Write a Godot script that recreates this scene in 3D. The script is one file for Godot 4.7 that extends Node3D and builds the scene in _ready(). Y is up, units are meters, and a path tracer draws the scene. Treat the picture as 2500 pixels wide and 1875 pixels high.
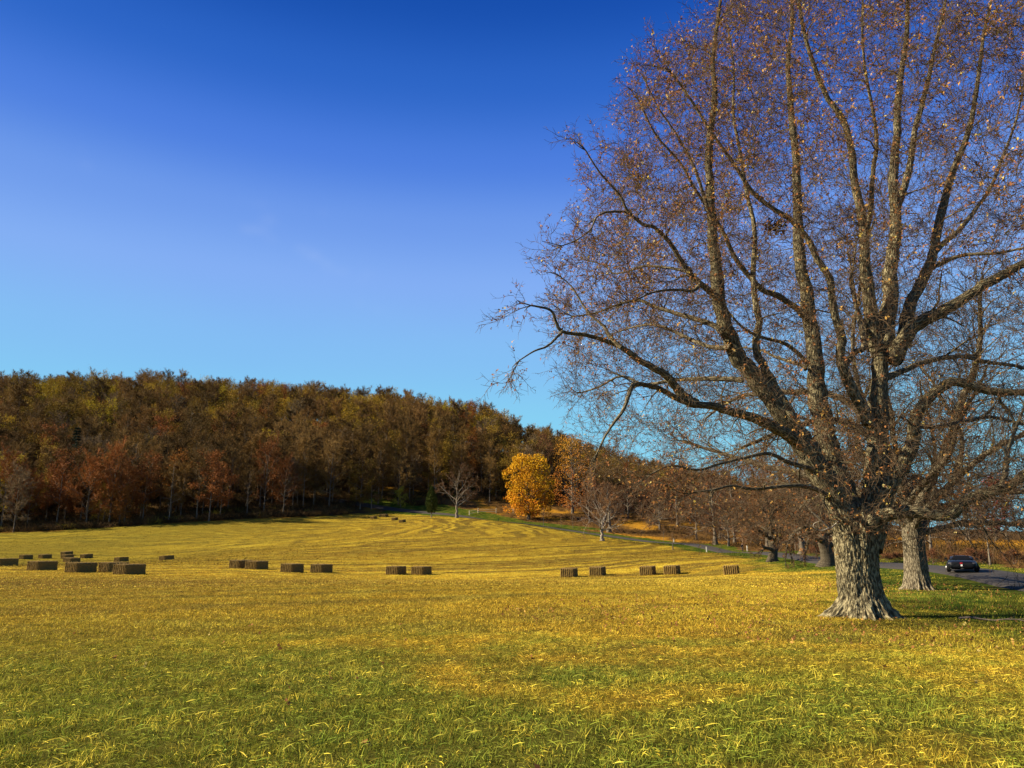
extends Node3D
# A mown hay field in late autumn: a spreading old tree, square bales, a lane and a wooded hillside.

var rng := RandomNumberGenerator.new()
var taken := {}
var mats := {}
var hgrid := PackedFloat32Array()
var rgrid := PackedFloat32Array()
const HX0 := -760.0
const HZ0 := -880.0
const HS := 8.0
const HNX := 191
const HNZ := 128
const RX0 := -100.0
const RZ0 := -360.0
const RS := 4.0
const RNX := 66
const RNZ := 101
var patch_noise := FastNoiseLite.new()
var fine_noise := FastNoiseLite.new()
var stripe_noise := FastNoiseLite.new()
var road_line := PackedVector2Array()

# x, z and height of the ground at points levelled across the valley
const SURVEY := [
	[10.9, -32.0, -0.19], [9.9, -22.0, -0.22], [-11.3, -33.0, 0.00], [0.0, -33.0, -0.08], [8.0, -34.0, -0.05], [-20.6, -33.0, -0.08], [-34.1, -70.0, -0.44], [-41.0, -74.0, -0.33],
	[-50.2, -80.0, -0.28], [-63.6, -97.0, -0.18], [-15.9, -86.0, -0.90], [-24.7, -82.0, -0.58], [-31.6, -88.0, -0.33], [-0.4, -85.0, -1.09], [9.6, -87.0, -1.02], [22.5, -79.0, -0.78],
	[-109.8, -170.0, -0.03], [-102.7, -178.0, -0.02], [-65.2, -145.0, -0.17], [-163.3, -245.0, 7.27], [-133.1, -250.0, 8.95], [-103.7, -262.0, 11.65], [-72.1, -278.0, 13.88], [-54.4, -290.0, 15.17],
	[-123.1, -205.0, 3.24], [-43.8, -150.0, 2.02], [-19.9, -150.0, 2.41], [-4.0, -150.0, 2.41], [-29.4, -220.0, 7.96], [-36.1, -250.0, 10.79], [-18.1, -250.0, 12.24], [-27.6, -262.0, 12.89],
	[1.7, -232.0, 9.28], [-5.3, -200.0, 6.33], [22.2, -190.0, 4.11], [17.2, -215.0, 6.01], [50.2, -168.0, 1.20], [50.2, -190.0, 3.12], [39.5, -212.0, 3.85], [30.4, -228.0, 5.68],
	[20.7, -243.0, 7.47], [-7.7, -272.0, 12.03], [-21.8, -286.0, 14.83], [-35.2, -294.0, 16.14], [32.0, -95.0, 0.34], [30.4, -75.0, 0.15], [19.8, -38.0, -0.24], [29.8, -52.0, 0.17],
	[26.9, -41.0, -0.20], [40.1, -65.0, 0.44], [60.0, -92.0, 1.10], [104.7, -160.0, 3.55], [79.8, -150.0, 3.19], [63.2, -140.0, 1.99], [44.5, -112.0, 0.99], [55.7, -150.0, 1.63],
	[0.0, -300.0, 15.80], [16.1, -300.0, 15.80], [48.2, -290.0, 14.25], [65.6, -330.0, 19.84], [79.3, -270.0, 9.40], [0.0, 0.0, 0.00], [-12.0, -6.0, 0.05], [12.0, -6.0, 0.00],
	[-25.0, -14.0, 0.10], [25.0, -14.0, -0.15], [0.0, -14.0, -0.02], [0.0, 25.0, 0.10], [-60.0, 20.0, 0.30], [60.0, 20.0, -0.30], [-120.0, -60.0, 0.50], [-40.0, -60.0, -0.30],
	[80.0, -30.0, -0.20], [120.0, -60.0, 1.50], [-305.0, -450.0, 84.00], [-232.0, -450.0, 83.00], [-157.0, -445.0, 77.00], [-100.0, -440.0, 73.00], [-57.0, -420.0, 62.00], [-30.0, -400.0, 55.00],
	[-14.0, -380.0, 45.00], [6.0, -360.0, 35.00], [28.0, -340.0, 27.00], [54.0, -330.0, 16.00], [-220.0, -370.0, 52.00], [-150.0, -340.0, 37.00], [-80.0, -350.0, 40.00], [-230.0, -300.0, 24.00],
	[-300.0, -260.0, 14.00], [-400.0, -330.0, 44.00], [-400.0, -450.0, 80.00], [100.0, -350.0, 13.00], [160.0, -340.0, 11.00], [230.0, -340.0, 9.00], [330.0, -330.0, 10.00], [-300.0, -120.0, 3.00],
	[-200.0, -130.0, 0.50], [330.0, -150.0, 5.00], [200.0, -120.0, 3.00], [-300.0, -620.0, 88.00], [0.0, -620.0, 72.00], [300.0, -620.0, 20.00], [-480.0, -450.0, 80.00], [520.0, -420.0, 12.00],
	[-450.0, -100.0, 8.00], [450.0, -50.0, 2.00], [-300.0, 150.0, 2.00], [300.0, 150.0, 0.00], [0.0, 150.0, 1.00],
]
const ROAD := [
	[8.0, 30.0], [15.0, 12.0], [17.5, -4.0], [21.0, -19.0], [25.2, -33.0], [31.0, -52.0], [33.0, -62.0], [35.5, -84.0], [39.3, -106.0],
	[43.5, -130.0], [47.3, -160.0], [44.9, -188.0], [39.5, -212.0], [30.4, -228.0], [20.7, -243.0],
	[3.5, -257.5], [-7.7, -271.0], [-16.2, -280.0], [-21.7, -285.0], [-35.2, -294.0], [-47.0, -300.0], [-62.0, -305.0], [-80.0, -309.0]]
# the far edge of the hay field, where the wood begins
const EDGE := [[-400.0, -215.0], [-219.3, -235.0], [-185.6, -240.0], [-163.3, -245.0], [-133.1, -250.0], [-103.7, -262.0], [-72.1, -278.0], [-54.8, -292.0], [-40.8, -304.0], [0.0, -318.0]]


# ------------------------------------------------------------------ mesh builder
class MB:
	var v := PackedVector3Array()
	var n := PackedVector3Array()
	var t := PackedVector2Array()
	var c := PackedColorArray()
	var ix := PackedInt32Array()
	var tint := Color.WHITE

	func vert(p: Vector3, nn: Vector3, uv: Vector2 = Vector2.ZERO) -> int:
		v.push_back(p)
		n.push_back(nn)
		t.push_back(uv)
		c.push_back(tint)
		return v.size() - 1

	func tri(a: int, b: int, d: int) -> void:   # a, b, d run anticlockwise as seen from outside
		ix.push_back(a)
		ix.push_back(d)
		ix.push_back(b)

	func quad(a: int, b: int, d: int, e: int) -> void:
		tri(a, b, d)
		tri(a, d, e)

	func tube(path: PackedVector3Array, rad: PackedFloat32Array, sides: int, cap := true) -> void:
		var m := path.size()
		if m < 2:
			return
		var d := (path[1] - path[0]).normalized()
		var side := d.cross(Vector3(0.31, 0.2, 0.93)).normalized()
		var along := 0.0
		var start := v.size()
		for i in m:
			if i > 0:
				along += path[i].distance_to(path[i - 1])
			var dd := d
			if i < m - 1:
				dd = (path[i + 1] - path[i]).normalized()
			var mid := (d + dd).normalized()
			side = (side - mid * side.dot(mid)).normalized()
			var up := mid.cross(side)
			for k in sides + 1:
				var a := TAU * k / sides
				var o := side * cos(a) + up * sin(a)
				vert(path[i] + o * rad[i], o, Vector2(a / TAU * maxf(1.0, round(rad[0] * 6.3 * 1.3)), along * 0.55))
			d = dd
		for i in m - 1:
			for k in sides:
				var q := start + i * (sides + 1) + k
				quad(q, q + 1, q + sides + 2, q + sides + 1)
		if cap:
			var e := vert(path[m - 1] + d * rad[m - 1] * 0.5, d)
			for k in sides:
				var q := start + (m - 1) * (sides + 1) + k
				tri(q, q + 1, e)

	# a thin three-sided twig
	func twig(a: Vector3, b: Vector3, r0: float, r1: float) -> void:
		var d := (b - a).normalized()
		var s := d.cross(Vector3(0.21, 0.87, 0.43)).normalized()
		var u := d.cross(s)
		var q := v.size()
		for k in 3:
			var o := s * cos(TAU * k / 3.0) + u * sin(TAU * k / 3.0)
			vert(a + o * r0, o)
			vert(b + o * r1, o)
		for k in 3:
			var w := (k + 1) % 3
			quad(q + k * 2, q + w * 2, q + w * 2 + 1, q + k * 2 + 1)

	# a flat pointed blade or leaf, bent in the middle
	func blade(p: Vector3, d: Vector3, side: Vector3, l: float, w: float, bend: Vector3) -> void:
		var nn := side.cross(d).normalized()
		var m := p + d * l * 0.5
		var e := p + d * l + bend
		var q := v.size()
		vert(p - side * w * 0.35, nn)
		vert(p + side * w * 0.35, nn)
		vert(m - side * w * 0.5, nn)
		vert(m + side * w * 0.5, nn)
		vert(e, nn)
		quad(q, q + 1, q + 3, q + 2)
		tri(q + 2, q + 3, q + 4)

	func leaf(p: Vector3, d: Vector3, side: Vector3, l: float, w: float) -> void:
		var nn := side.cross(d).normalized()
		var q := v.size()
		vert(p, nn)
		vert(p + d * l * 0.45 + side * w * 0.5 + nn * w * 0.15, nn)
		vert(p + d * l, nn)
		vert(p + d * l * 0.45 - side * w * 0.5 + nn * w * 0.15, nn)
		quad(q, q + 1, q + 2, q + 3)

	func box(o: Vector3, s: Vector3, b := Basis.IDENTITY) -> void:
		for f in [[Vector3.RIGHT, Vector3.UP, Vector3.FORWARD], [Vector3.LEFT, Vector3.UP, Vector3.BACK], [Vector3.UP, Vector3.BACK, Vector3.LEFT], [Vector3.DOWN, Vector3.BACK, Vector3.RIGHT], [Vector3.BACK, Vector3.UP, Vector3.RIGHT], [Vector3.FORWARD, Vector3.UP, Vector3.LEFT]]:
			var nn: Vector3 = f[0]
			var uu: Vector3 = f[1]
			var ww: Vector3 = nn.cross(uu)
			var q := v.size()
			for k in [[-1, -1], [-1, 1], [1, 1], [1, -1]]:
				var p: Vector3 = (nn + uu * k[1] + ww * k[0]) * s * 0.5
				vert(o + b * p, b * nn, Vector2(k[0], k[1]))
			# corners run round the face; order chosen by the normal
			var g := (v[q + 1] - v[q]).cross(v[q + 2] - v[q])
			if g.dot(b * nn) > 0.0:
				quad(q, q + 1, q + 2, q + 3)
			else:
				quad(q, q + 3, q + 2, q + 1)

	func mesh() -> ArrayMesh:
		var m := ArrayMesh.new()
		if v.is_empty():
			return m
		var a := []
		a.resize(Mesh.ARRAY_MAX)
		a[Mesh.ARRAY_VERTEX] = v
		a[Mesh.ARRAY_NORMAL] = n
		a[Mesh.ARRAY_TEX_UV] = t
		a[Mesh.ARRAY_COLOR] = c
		a[Mesh.ARRAY_INDEX] = ix
		m.add_surface_from_arrays(Mesh.PRIMITIVE_TRIANGLES, a)
		return m


# ------------------------------------------------------------------ objects
func numbered(called: String) -> String:
	if not taken.has(called):
		taken[called] = 0
		return called
	taken[called] += 1
	return "%s_%03d" % [called, taken[called]]


func tag(o: Node, label: String, category: String, group := "") -> Node:
	o.set_meta("label", label)
	o.set_meta("category", category)
	if group != "":
		o.set_meta("group", group)
	return o


func thing(called: String, label: String, category: String, at: Vector3, turn := 0.0, group := "") -> Node3D:
	var o := Node3D.new()
	o.name = numbered(called)
	add_child(o)
	o.position = at
	o.rotation.y = turn
	tag(o, label, category, group)
	return o


func part(called: String, m: Mesh, mat: Material, parent: Node3D) -> MeshInstance3D:
	var o := MeshInstance3D.new()
	o.name = called if parent != self else numbered(called)
	o.mesh = m
	if m.get_surface_count() > 0:
		o.set_surface_override_material(0, mat)
	parent.add_child(o, true)
	return o


func dup(o: Node3D, label: String, group := "") -> Node3D:
	var base := String(o.name)
	var tail := RegEx.create_from_string("_\\d{3}$")
	base = tail.sub(base, "")
	var r: Node3D = o.duplicate()
	r.name = numbered(base)
	add_child(r)
	r.set_meta("label", label)
	if group != "":
		r.set_meta("group", group)
	return r


func scatter(called: String, m: Mesh, mat: Material, where: Array, tints: Array, parent: Node3D) -> MultiMeshInstance3D:
	var mm := MultiMesh.new()
	mm.transform_format = MultiMesh.TRANSFORM_3D
	mm.use_colors = true
	m.surface_set_material(0, mat)
	mm.mesh = m
	mm.instance_count = where.size()
	for i in where.size():
		mm.set_instance_transform(i, where[i])
		mm.set_instance_color(i, tints[i])
	var o := MultiMeshInstance3D.new()
	o.name = called if parent != self else numbered(called)
	o.multimesh = mm
	o.material_override = mat
	o.set_meta("kind", "stuff")
	parent.add_child(o, true)
	return o


# ------------------------------------------------------------------ materials
func lin(r: float, g: float, b: float) -> Color:
	return Color(r, g, b).linear_to_srgb()


func plain(r: float, g: float, b: float, rough := 0.9) -> StandardMaterial3D:
	var m := StandardMaterial3D.new()
	m.albedo_color = lin(r, g, b)
	m.roughness = rough
	m.metallic_specular = 0.3
	return m


func tinted(through := 0.0, r := 1.0, g := 1.0, b := 1.0) -> StandardMaterial3D:
	var m := plain(r, g, b, 0.85)
	m.metallic_specular = 0.25
	m.vertex_color_use_as_albedo = true
	m.cull_mode = BaseMaterial3D.CULL_DISABLED
	if through > 0.0:
		m.backlight_enabled = true
		m.backlight = Color(through, through, through).linear_to_srgb()
	return m


func noise_tex(seed_: int, freq: float, size: int, kind: int, octaves: int, ramp: Array) -> NoiseTexture2D:
	var f := FastNoiseLite.new()
	f.seed = seed_
	f.frequency = freq
	f.noise_type = FastNoiseLite.TYPE_SIMPLEX_SMOOTH
	f.fractal_type = kind
	f.fractal_octaves = octaves
	var t := NoiseTexture2D.new()
	t.width = size
	t.height = size
	t.seamless = true
	t.noise = f
	if not ramp.is_empty():
		var g := Gradient.new()
		var offs := PackedFloat32Array()
		var cols := PackedColorArray()
		for k in ramp:
			offs.push_back(k[0])
			cols.push_back(lin(k[1], k[2], k[3]))
		g.offsets = offs
		g.colors = cols
		t.color_ramp = g
	return t


func bark_material(dark: Array, light: Array, su: float, sv: float, depth: float, seed_: int) -> StandardMaterial3D:
	var m := plain(1, 1, 1, 0.95)
	m.metallic_specular = 0.15
	m.albedo_texture = noise_tex(seed_, 0.02, 512, FastNoiseLite.FRACTAL_FBM, 5, [[0.0, dark[0] * 0.55, dark[1] * 0.55, dark[2] * 0.55], [0.42, dark[0], dark[1], dark[2]], [0.6, light[0], light[1], light[2]], [1.0, light[0] * 1.35, light[1] * 1.35, light[2] * 1.3]])
	m.heightmap_enabled = true
	m.heightmap_texture = noise_tex(seed_, 0.02, 512, FastNoiseLite.FRACTAL_FBM, 5, [])
	m.heightmap_scale = depth
	m.uv1_scale = Vector3(su, sv, 1)
	return m


func make_materials() -> void:
	mats.bark = bark_material([0.085, 0.071, 0.043], [0.24, 0.21, 0.128], 1.0, 0.8, 5.0, 11)
	mats.bark_grey = bark_material([0.075, 0.062, 0.042], [0.19, 0.165, 0.115], 1.0, 0.8, 4.0, 12)
	mats.limb = bark_material([0.085, 0.07, 0.045], [0.21, 0.18, 0.115], 1.0, 0.8, 2.0, 13)
	mats.bark_dark = bark_material([0.05, 0.04, 0.028], [0.13, 0.11, 0.078], 2.0, 0.9, 4.0, 17)
	mats.twig = plain(0.09, 0.06, 0.034)
	mats.twig_grey = plain(0.12, 0.095, 0.075)
	mats.pale_wood = plain(0.42, 0.38, 0.31)
	mats.white_bark = bark_material([0.16, 0.135, 0.105], [0.31, 0.275, 0.225], 1.0, 0.5, 2.0, 14)
	mats.far_bark = plain(0.115, 0.095, 0.07)
	mats.far_bark_pale = plain(0.15, 0.125, 0.092)
	mats.leaf = tinted(0.5)
	mats.grass = tinted(0.55)
	mats.crown = tinted(0.35)
	mats.asphalt = plain(0.075, 0.075, 0.08, 0.9)
	mats.asphalt.albedo_texture = noise_tex(21, 0.05, 512, FastNoiseLite.FRACTAL_FBM, 5, [[0.0, 0.4, 0.4, 0.4], [0.45, 0.85, 0.85, 0.85], [0.6, 1.05, 1.05, 1.05], [1.0, 1.6, 1.6, 1.55]])
	mats.asphalt.albedo_color = lin(0.046, 0.041, 0.036)
	mats.asphalt.uv1_scale = Vector3(0.35, 0.35, 1)
	mats.straw = plain(1, 1, 1, 0.95)
	mats.straw.albedo_texture = noise_tex(22, 0.035, 512, FastNoiseLite.FRACTAL_RIDGED, 4, [[0.0, 0.055, 0.034, 0.010], [0.5, 0.125, 0.08, 0.021], [1.0, 0.27, 0.185, 0.052]])
	mats.straw.uv1_triplanar = true
	mats.straw.uv1_scale = Vector3(0.9, 0.9, 0.9)
	mats.straw.heightmap_enabled = true
	mats.straw.heightmap_texture = noise_tex(22, 0.035, 512, FastNoiseLite.FRACTAL_RIDGED, 4, [])
	mats.straw.heightmap_scale = 1.5
	mats.twine = plain(0.35, 0.26, 0.13)
	mats.post = plain(0.62, 0.58, 0.48)
	mats.rail = plain(0.42, 0.37, 0.25)
	mats.dark_post = plain(0.07, 0.06, 0.05)


# ------------------------------------------------------------------ ground
func tps(r2: float) -> float:
	return r2 * log(r2 + 1e-12) if r2 > 0.0 else 0.0


func level_ground() -> void:
	var m := SURVEY.size()
	var w := m + 3
	var a := []
	for i in m:
		var row := PackedFloat64Array()
		row.resize(w + 1)
		for j in m:
			var dx: float = (SURVEY[i][0] - SURVEY[j][0]) / 100.0
			var dz: float = (SURVEY[i][1] - SURVEY[j][1]) / 100.0
			row[j] = tps(dx * dx + dz * dz) + (0.002 if i == j else 0.0)
		row[m] = 1.0
		row[m + 1] = SURVEY[i][0] / 100.0
		row[m + 2] = SURVEY[i][1] / 100.0
		row[w] = SURVEY[i][2]
		a.append(row)
	for k in 3:
		var row := PackedFloat64Array()
		row.resize(w + 1)
		for j in m:
			row[j] = 1.0 if k == 0 else SURVEY[j][k - 1] / 100.0
		a.append(row)
	for i in w:
		var best := i
		for r in range(i + 1, w):
			if absf(a[r][i]) > absf(a[best][i]):
				best = r
		var swap = a[i]
		a[i] = a[best]
		a[best] = swap
		var pivot: PackedFloat64Array = a[i]
		for r in range(i + 1, w):
			var row: PackedFloat64Array = a[r]
			var f := row[i] / pivot[i]
			if f == 0.0:
				continue
			for j in range(i, w + 1):
				row[j] -= f * pivot[j]
			a[r] = row
	var s := PackedFloat64Array()
	s.resize(w)
	for i in range(w - 1, -1, -1):
		var row: PackedFloat64Array = a[i]
		var x := row[w]
		for j in range(i + 1, w):
			x -= row[j] * s[j]
		s[i] = x / row[i]
	var px := PackedFloat64Array()
	var pz := PackedFloat64Array()
	for i in m:
		px.push_back(SURVEY[i][0] / 100.0)
		pz.push_back(SURVEY[i][1] / 100.0)
	hgrid.resize(HNX * HNZ)
	for j in HNZ:
		for i in HNX:
			var x := (HX0 + i * HS) / 100.0
			var z := (HZ0 + j * HS) / 100.0
			var h := s[m] + s[m + 1] * x + s[m + 2] * z
			for k in m:
				var dx := x - px[k]
				var dz := z - pz[k]
				var r2 := dx * dx + dz * dz + 1e-12
				h += s[k] * r2 * log(r2)
			hgrid[j * HNX + i] = h


func cubic(a: float, b: float, c: float, d: float, t: float) -> float:
	return b + 0.5 * t * (c - a + t * (2.0 * a - 5.0 * b + 4.0 * c - d + t * (3.0 * (b - c) + d - a)))


func ground_at(x: float, z: float) -> float:
	var fx := clampf((x - HX0) / HS, 1.0, HNX - 2.01)
	var fz := clampf((z - HZ0) / HS, 1.0, HNZ - 2.01)
	var i := int(fx)
	var j := int(fz)
	var tx := fx - i
	var tz := fz - j
	var q := (j - 1) * HNX + i - 1
	var r0 := cubic(hgrid[q], hgrid[q + 1], hgrid[q + 2], hgrid[q + 3], tx)
	q += HNX
	var r1 := cubic(hgrid[q], hgrid[q + 1], hgrid[q + 2], hgrid[q + 3], tx)
	q += HNX
	var r2 := cubic(hgrid[q], hgrid[q + 1], hgrid[q + 2], hgrid[q + 3], tx)
	q += HNX
	var r3 := cubic(hgrid[q], hgrid[q + 1], hgrid[q + 2], hgrid[q + 3], tx)
	return cubic(r0, r1, r2, r3, tz)


func on(x: float, z: float, sink := 0.0) -> Vector3:
	return Vector3(x, ground_at(x, z) - sink, z)


func smooth_line(pts: Array, steps: int) -> PackedVector2Array:
	var out := PackedVector2Array()
	for i in pts.size() - 1:
		var a: Array = pts[maxi(i - 1, 0)]
		var b: Array = pts[i]
		var c: Array = pts[i + 1]
		var d: Array = pts[mini(i + 2, pts.size() - 1)]
		for k in steps:
			var t := float(k) / steps
			out.push_back(Vector2(cubic(a[0], b[0], c[0], d[0], t), cubic(a[1], b[1], c[1], d[1], t)))
	var e: Array = pts[pts.size() - 1]
	out.push_back(Vector2(e[0], e[1]))
	return out


# metres from the middle of the lane: above 0 on the hay field's side, below 0 beyond it
func measure_lane() -> void:
	road_line = smooth_line(ROAD, 3)
	rgrid.resize(RNX * RNZ)
	for j in RNZ:
		for i in RNX:
			var p := Vector2(RX0 + i * RS, RZ0 + j * RS)
			var best := 1e9
			var side := 1.0
			for k in road_line.size() - 1:
				var a := road_line[k]
				var b := road_line[k + 1]
				var q := Geometry2D.get_closest_point_to_segment(p, a, b)
				var d := p.distance_squared_to(q)
				if d < best:
					best = d
					side = 1.0 if (b - a).cross(p - a) < 0.0 else -1.0
			rgrid[j * RNX + i] = sqrt(best) * side


func lane_at(x: float, z: float) -> float:
	var fx := (x - RX0) / RS
	var fz := (z - RZ0) / RS
	if fx < 0.0:
		return 120.0 if z > -306.0 else -120.0
	fx = minf(fx, RNX - 1.01)
	fz = clampf(fz, 0.0, RNZ - 1.01)
	var i := int(fx)
	var j := int(fz)
	var q := j * RNX + i
	return lerpf(lerpf(rgrid[q], rgrid[q + 1], fx - i), lerpf(rgrid[q + RNX], rgrid[q + RNX + 1], fx - i), fz - j)


func edge_at(x: float) -> float:
	for i in EDGE.size() - 1:
		if x < EDGE[i + 1][0]:
			return lerpf(EDGE[i][1], EDGE[i + 1][1], clampf((x - EDGE[i][0]) / (EDGE[i + 1][0] - EDGE[i][0]), 0.0, 1.0))
	return -318.0


func mixc(a: Color, b: Color, t: float) -> Color:
	return a.lerp(b, clampf(t, 0.0, 1.0))


# what grows or lies on the ground at a place: [colour, kind]; kind 0 hay stubble, 1 mown verge, 2 rough meadow, 3 leaf litter of the wood
const GOLD := Color(0.345, 0.228, 0.021)
const PALE := Color(0.48, 0.375, 0.044)
const UMBER := Color(0.145, 0.09, 0.018)
const OLIVE := Color(0.15, 0.138, 0.021)
const VERGE := Color(0.078, 0.118, 0.014)
const LAWN := Color(0.045, 0.078, 0.009)
const VERGE_DRY := Color(0.18, 0.16, 0.024)
const WEEDS := Color(0.12, 0.068, 0.024)
const AMBER := Color(0.40, 0.205, 0.022)
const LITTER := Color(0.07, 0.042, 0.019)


func cover_at(x: float, z: float) -> Array:
	var lane := lane_at(x, z)
	var big := patch_noise.get_noise_2d(x * 0.35, z * 0.35)
	var small := patch_noise.get_noise_2d(x * 2.6 + 400.0, z * 2.6)
	var edge := edge_at(x)
	if lane < 0.0 and x > -60.0:
		# across the lane: a strip of lawn, then rough meadow with bright dry grass
		var off := -lane
		if off < 8.0 + big * 5.0 + (10.0 if z < -255.0 else 0.0):
			return [mixc(LAWN, VERGE_DRY, 0.25 + small * 0.8), 1]
		var gold := 0.0
		if x > 42.0 and z > -170.0:
			gold = clampf((off - 24.0) * 0.06, 0.0, 1.0) * clampf(1.3 + big * 1.2, 0.0, 1.0)
		else:
			gold = clampf(big * 3.4 - 0.2, 0.0, 1.0)
		if off > 95.0 and z < -150.0 or z < -330.0:
			return [mixc(LITTER, WEEDS, 0.5 + small), 3]
		return [mixc(WEEDS, AMBER, gold + small * 0.35), 2]
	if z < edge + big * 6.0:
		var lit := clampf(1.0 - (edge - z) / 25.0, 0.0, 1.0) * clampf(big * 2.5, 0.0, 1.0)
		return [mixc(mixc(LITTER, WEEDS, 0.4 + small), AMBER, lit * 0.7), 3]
	var away := Vector2((x + 75.0) * (1.0 if x > -75.0 else 0.22), z + 218.0)
	var wander := patch_noise.get_noise_2d(x * 0.12 + 50.0, z * 0.12)
	var across := away.length() + big * 3.5 + wander * 14.0
	var round_ := away.angle() * 60.0
	var st := stripe_noise.get_noise_2d(across * 0.5, round_ * 0.045) + 0.55 * stripe_noise.get_noise_2d(across * 1.7 + 300.0, round_ * 0.06)
	st *= clampf(0.75 + wander * 1.6 + small * 0.8, 0.1, 1.5)
	var line := clampf(0.5 + big * 2.5, 0.0, 1.0) * pow(clampf(1.0 - absf(fposmod(across + big * 3.0, 9.0) - 4.5) / 1.3, 0.0, 1.0), 1.5)
	var dist := sqrt(x * x + z * z)
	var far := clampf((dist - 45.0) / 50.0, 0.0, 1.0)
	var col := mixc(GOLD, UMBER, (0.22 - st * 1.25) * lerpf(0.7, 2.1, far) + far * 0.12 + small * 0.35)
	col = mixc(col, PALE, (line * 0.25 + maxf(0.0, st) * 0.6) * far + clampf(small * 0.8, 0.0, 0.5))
	# greener towards the left of the slope
	var green := clampf((-x - 30.0) / 80.0, 0.0, 1.0) * clampf((-z - 90.0) / 60.0, 0.0, 1.0)
	col = mixc(col, OLIVE, green * 0.55 + clampf(-st, 0.0, 1.0) * 0.35)
	# the brown swath along the foot of the near rise
	var fold := exp(-pow((dist - 52.0 - big * 6.0) / 13.0, 2.0))
	col = mixc(col, UMBER, fold * (0.45 - x * 0.012))
	# thinner, browner stubble on the left of the near rise; rich gold towards the old tree
	col = mixc(col, UMBER, clampf((-x - 2.0) / 40.0, 0.0, 0.42) * clampf(1.0 - absf(dist - 48.0) / 42.0, 0.0, 1.0))
	col = mixc(col, PALE, clampf((x - 1.0) / 22.0, 0.0, 0.45) * clampf(1.0 - absf(dist - 48.0) / 36.0, 0.0, 1.0) * clampf(0.75 + big * 1.4, 0.0, 1.0))
	# fresh grass at the camera's feet
	var lush := clampf((24.0 - dist) / 15.0, 0.0, 1.0) * clampf(0.66 + big * 2.2 + small * 1.0 - x * 0.035, 0.0, 0.78)
	col = mixc(col, VERGE, lush)
	var wide := 6.0 + big * 3.0 + (2.0 if z > -60.0 else 0.0)
	if lane < wide + 3.0 and z < 12.0:
		col = mixc(mixc(LAWN, VERGE_DRY, 0.12 + small * 0.7), col, (lane - wide) / 3.0 + small)
		return [col, 1 if lane < wide else 0]
	return [col, 0]


func sheet_u(x: float) -> float:
	return 0.5 + 0.5 * signf(x) * log(1.0 + absf(x) / 40.0) / log(1.0 + 720.0 / 40.0)


func sheet_v(z: float) -> float:
	return log(1.0 + maxf(0.0, 70.0 - z) / 60.0) / log(1.0 + 910.0 / 60.0)


func build_ground() -> void:
	var size := 860
	var im := Image.create(size, size, false, Image.FORMAT_RGB8)
	for j in size:
		var z := 70.0 - 60.0 * (exp((j + 0.5) / size * log(1.0 + 910.0 / 60.0)) - 1.0)
		for i in size:
			var q := ((i + 0.5) / size - 0.5) * 2.0
			var x := signf(q) * 40.0 * (exp(absf(q) * log(1.0 + 720.0 / 40.0)) - 1.0)
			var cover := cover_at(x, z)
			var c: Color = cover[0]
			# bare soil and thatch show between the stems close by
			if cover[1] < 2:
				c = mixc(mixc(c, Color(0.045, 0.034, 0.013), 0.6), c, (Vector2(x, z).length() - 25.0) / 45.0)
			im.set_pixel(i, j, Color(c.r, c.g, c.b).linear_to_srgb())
	var m := plain(1, 1, 1, 1.0)
	m.metallic_specular = 0.05
	m.albedo_texture = ImageTexture.create_from_image(im)
	m.texture_repeat = true
	m.detail_enabled = true
	m.detail_blend_mode = BaseMaterial3D.BLEND_MODE_MUL
	m.detail_uv_layer = BaseMaterial3D.DETAIL_UV_2
	m.detail_albedo = noise_tex(31, 0.03, 512, FastNoiseLite.FRACTAL_FBM, 5, [[0.0, 0.35, 0.35, 0.35], [0.5, 0.8, 0.8, 0.8], [1.0, 1.0, 1.0, 1.0]])
	var xs := PackedFloat32Array()
	var zs := PackedFloat32Array()
	var x := 0.0
	while x < 720.0:
		xs.push_back(x)
		x += 0.45 + 0.024 * x
	xs.push_back(720.0)
	var full := PackedFloat32Array()
	for k in range(xs.size() - 1, 0, -1):
		full.push_back(-xs[k])
	full.append_array(xs)
	var z := 70.0
	while z > -840.0:
		zs.push_back(z)
		z -= 0.45 + 0.02 * absf(z)
	zs.push_back(-840.0)
	var b := MB.new()
	var uv2 := PackedVector2Array()
	for jj in zs.size():
		for ii in full.size():
			var px := full[ii]
			var pz := zs[jj]
			var e := 0.6
			var nn := Vector3(ground_at(px - e, pz) - ground_at(px + e, pz), 2.0 * e, ground_at(px, pz - e) - ground_at(px, pz + e)).normalized()
			var bump := fine_noise.get_noise_2d(px * 1.2, pz * 1.2) * 0.05 * clampf((60.0 - Vector2(px, pz).length()) / 40.0, 0.0, 1.0)
			b.vert(Vector3(px, ground_at(px, pz) + bump, pz), nn, Vector2(sheet_u(px), sheet_v(pz)))
			uv2.push_back(Vector2(px, pz) / 3.1)
	var wide := full.size()
	for jj in zs.size() - 1:
		for ii in wide - 1:
			var q := jj * wide + ii
			b.quad(q, q + 1, q + wide + 1, q + wide)
	var am := ArrayMesh.new()
	var a := []
	a.resize(Mesh.ARRAY_MAX)
	a[Mesh.ARRAY_VERTEX] = b.v
	a[Mesh.ARRAY_NORMAL] = b.n
	a[Mesh.ARRAY_TEX_UV] = b.t
	a[Mesh.ARRAY_TEX_UV2] = uv2
	a[Mesh.ARRAY_INDEX] = b.ix
	am.add_surface_from_arrays(Mesh.PRIMITIVE_TRIANGLES, a)
	var o := part("ground", am, m, self)
	o.set_meta("kind", "structure")
	o.set_meta("label", "golden mown hay field rising to a wooded hillside")


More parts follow.
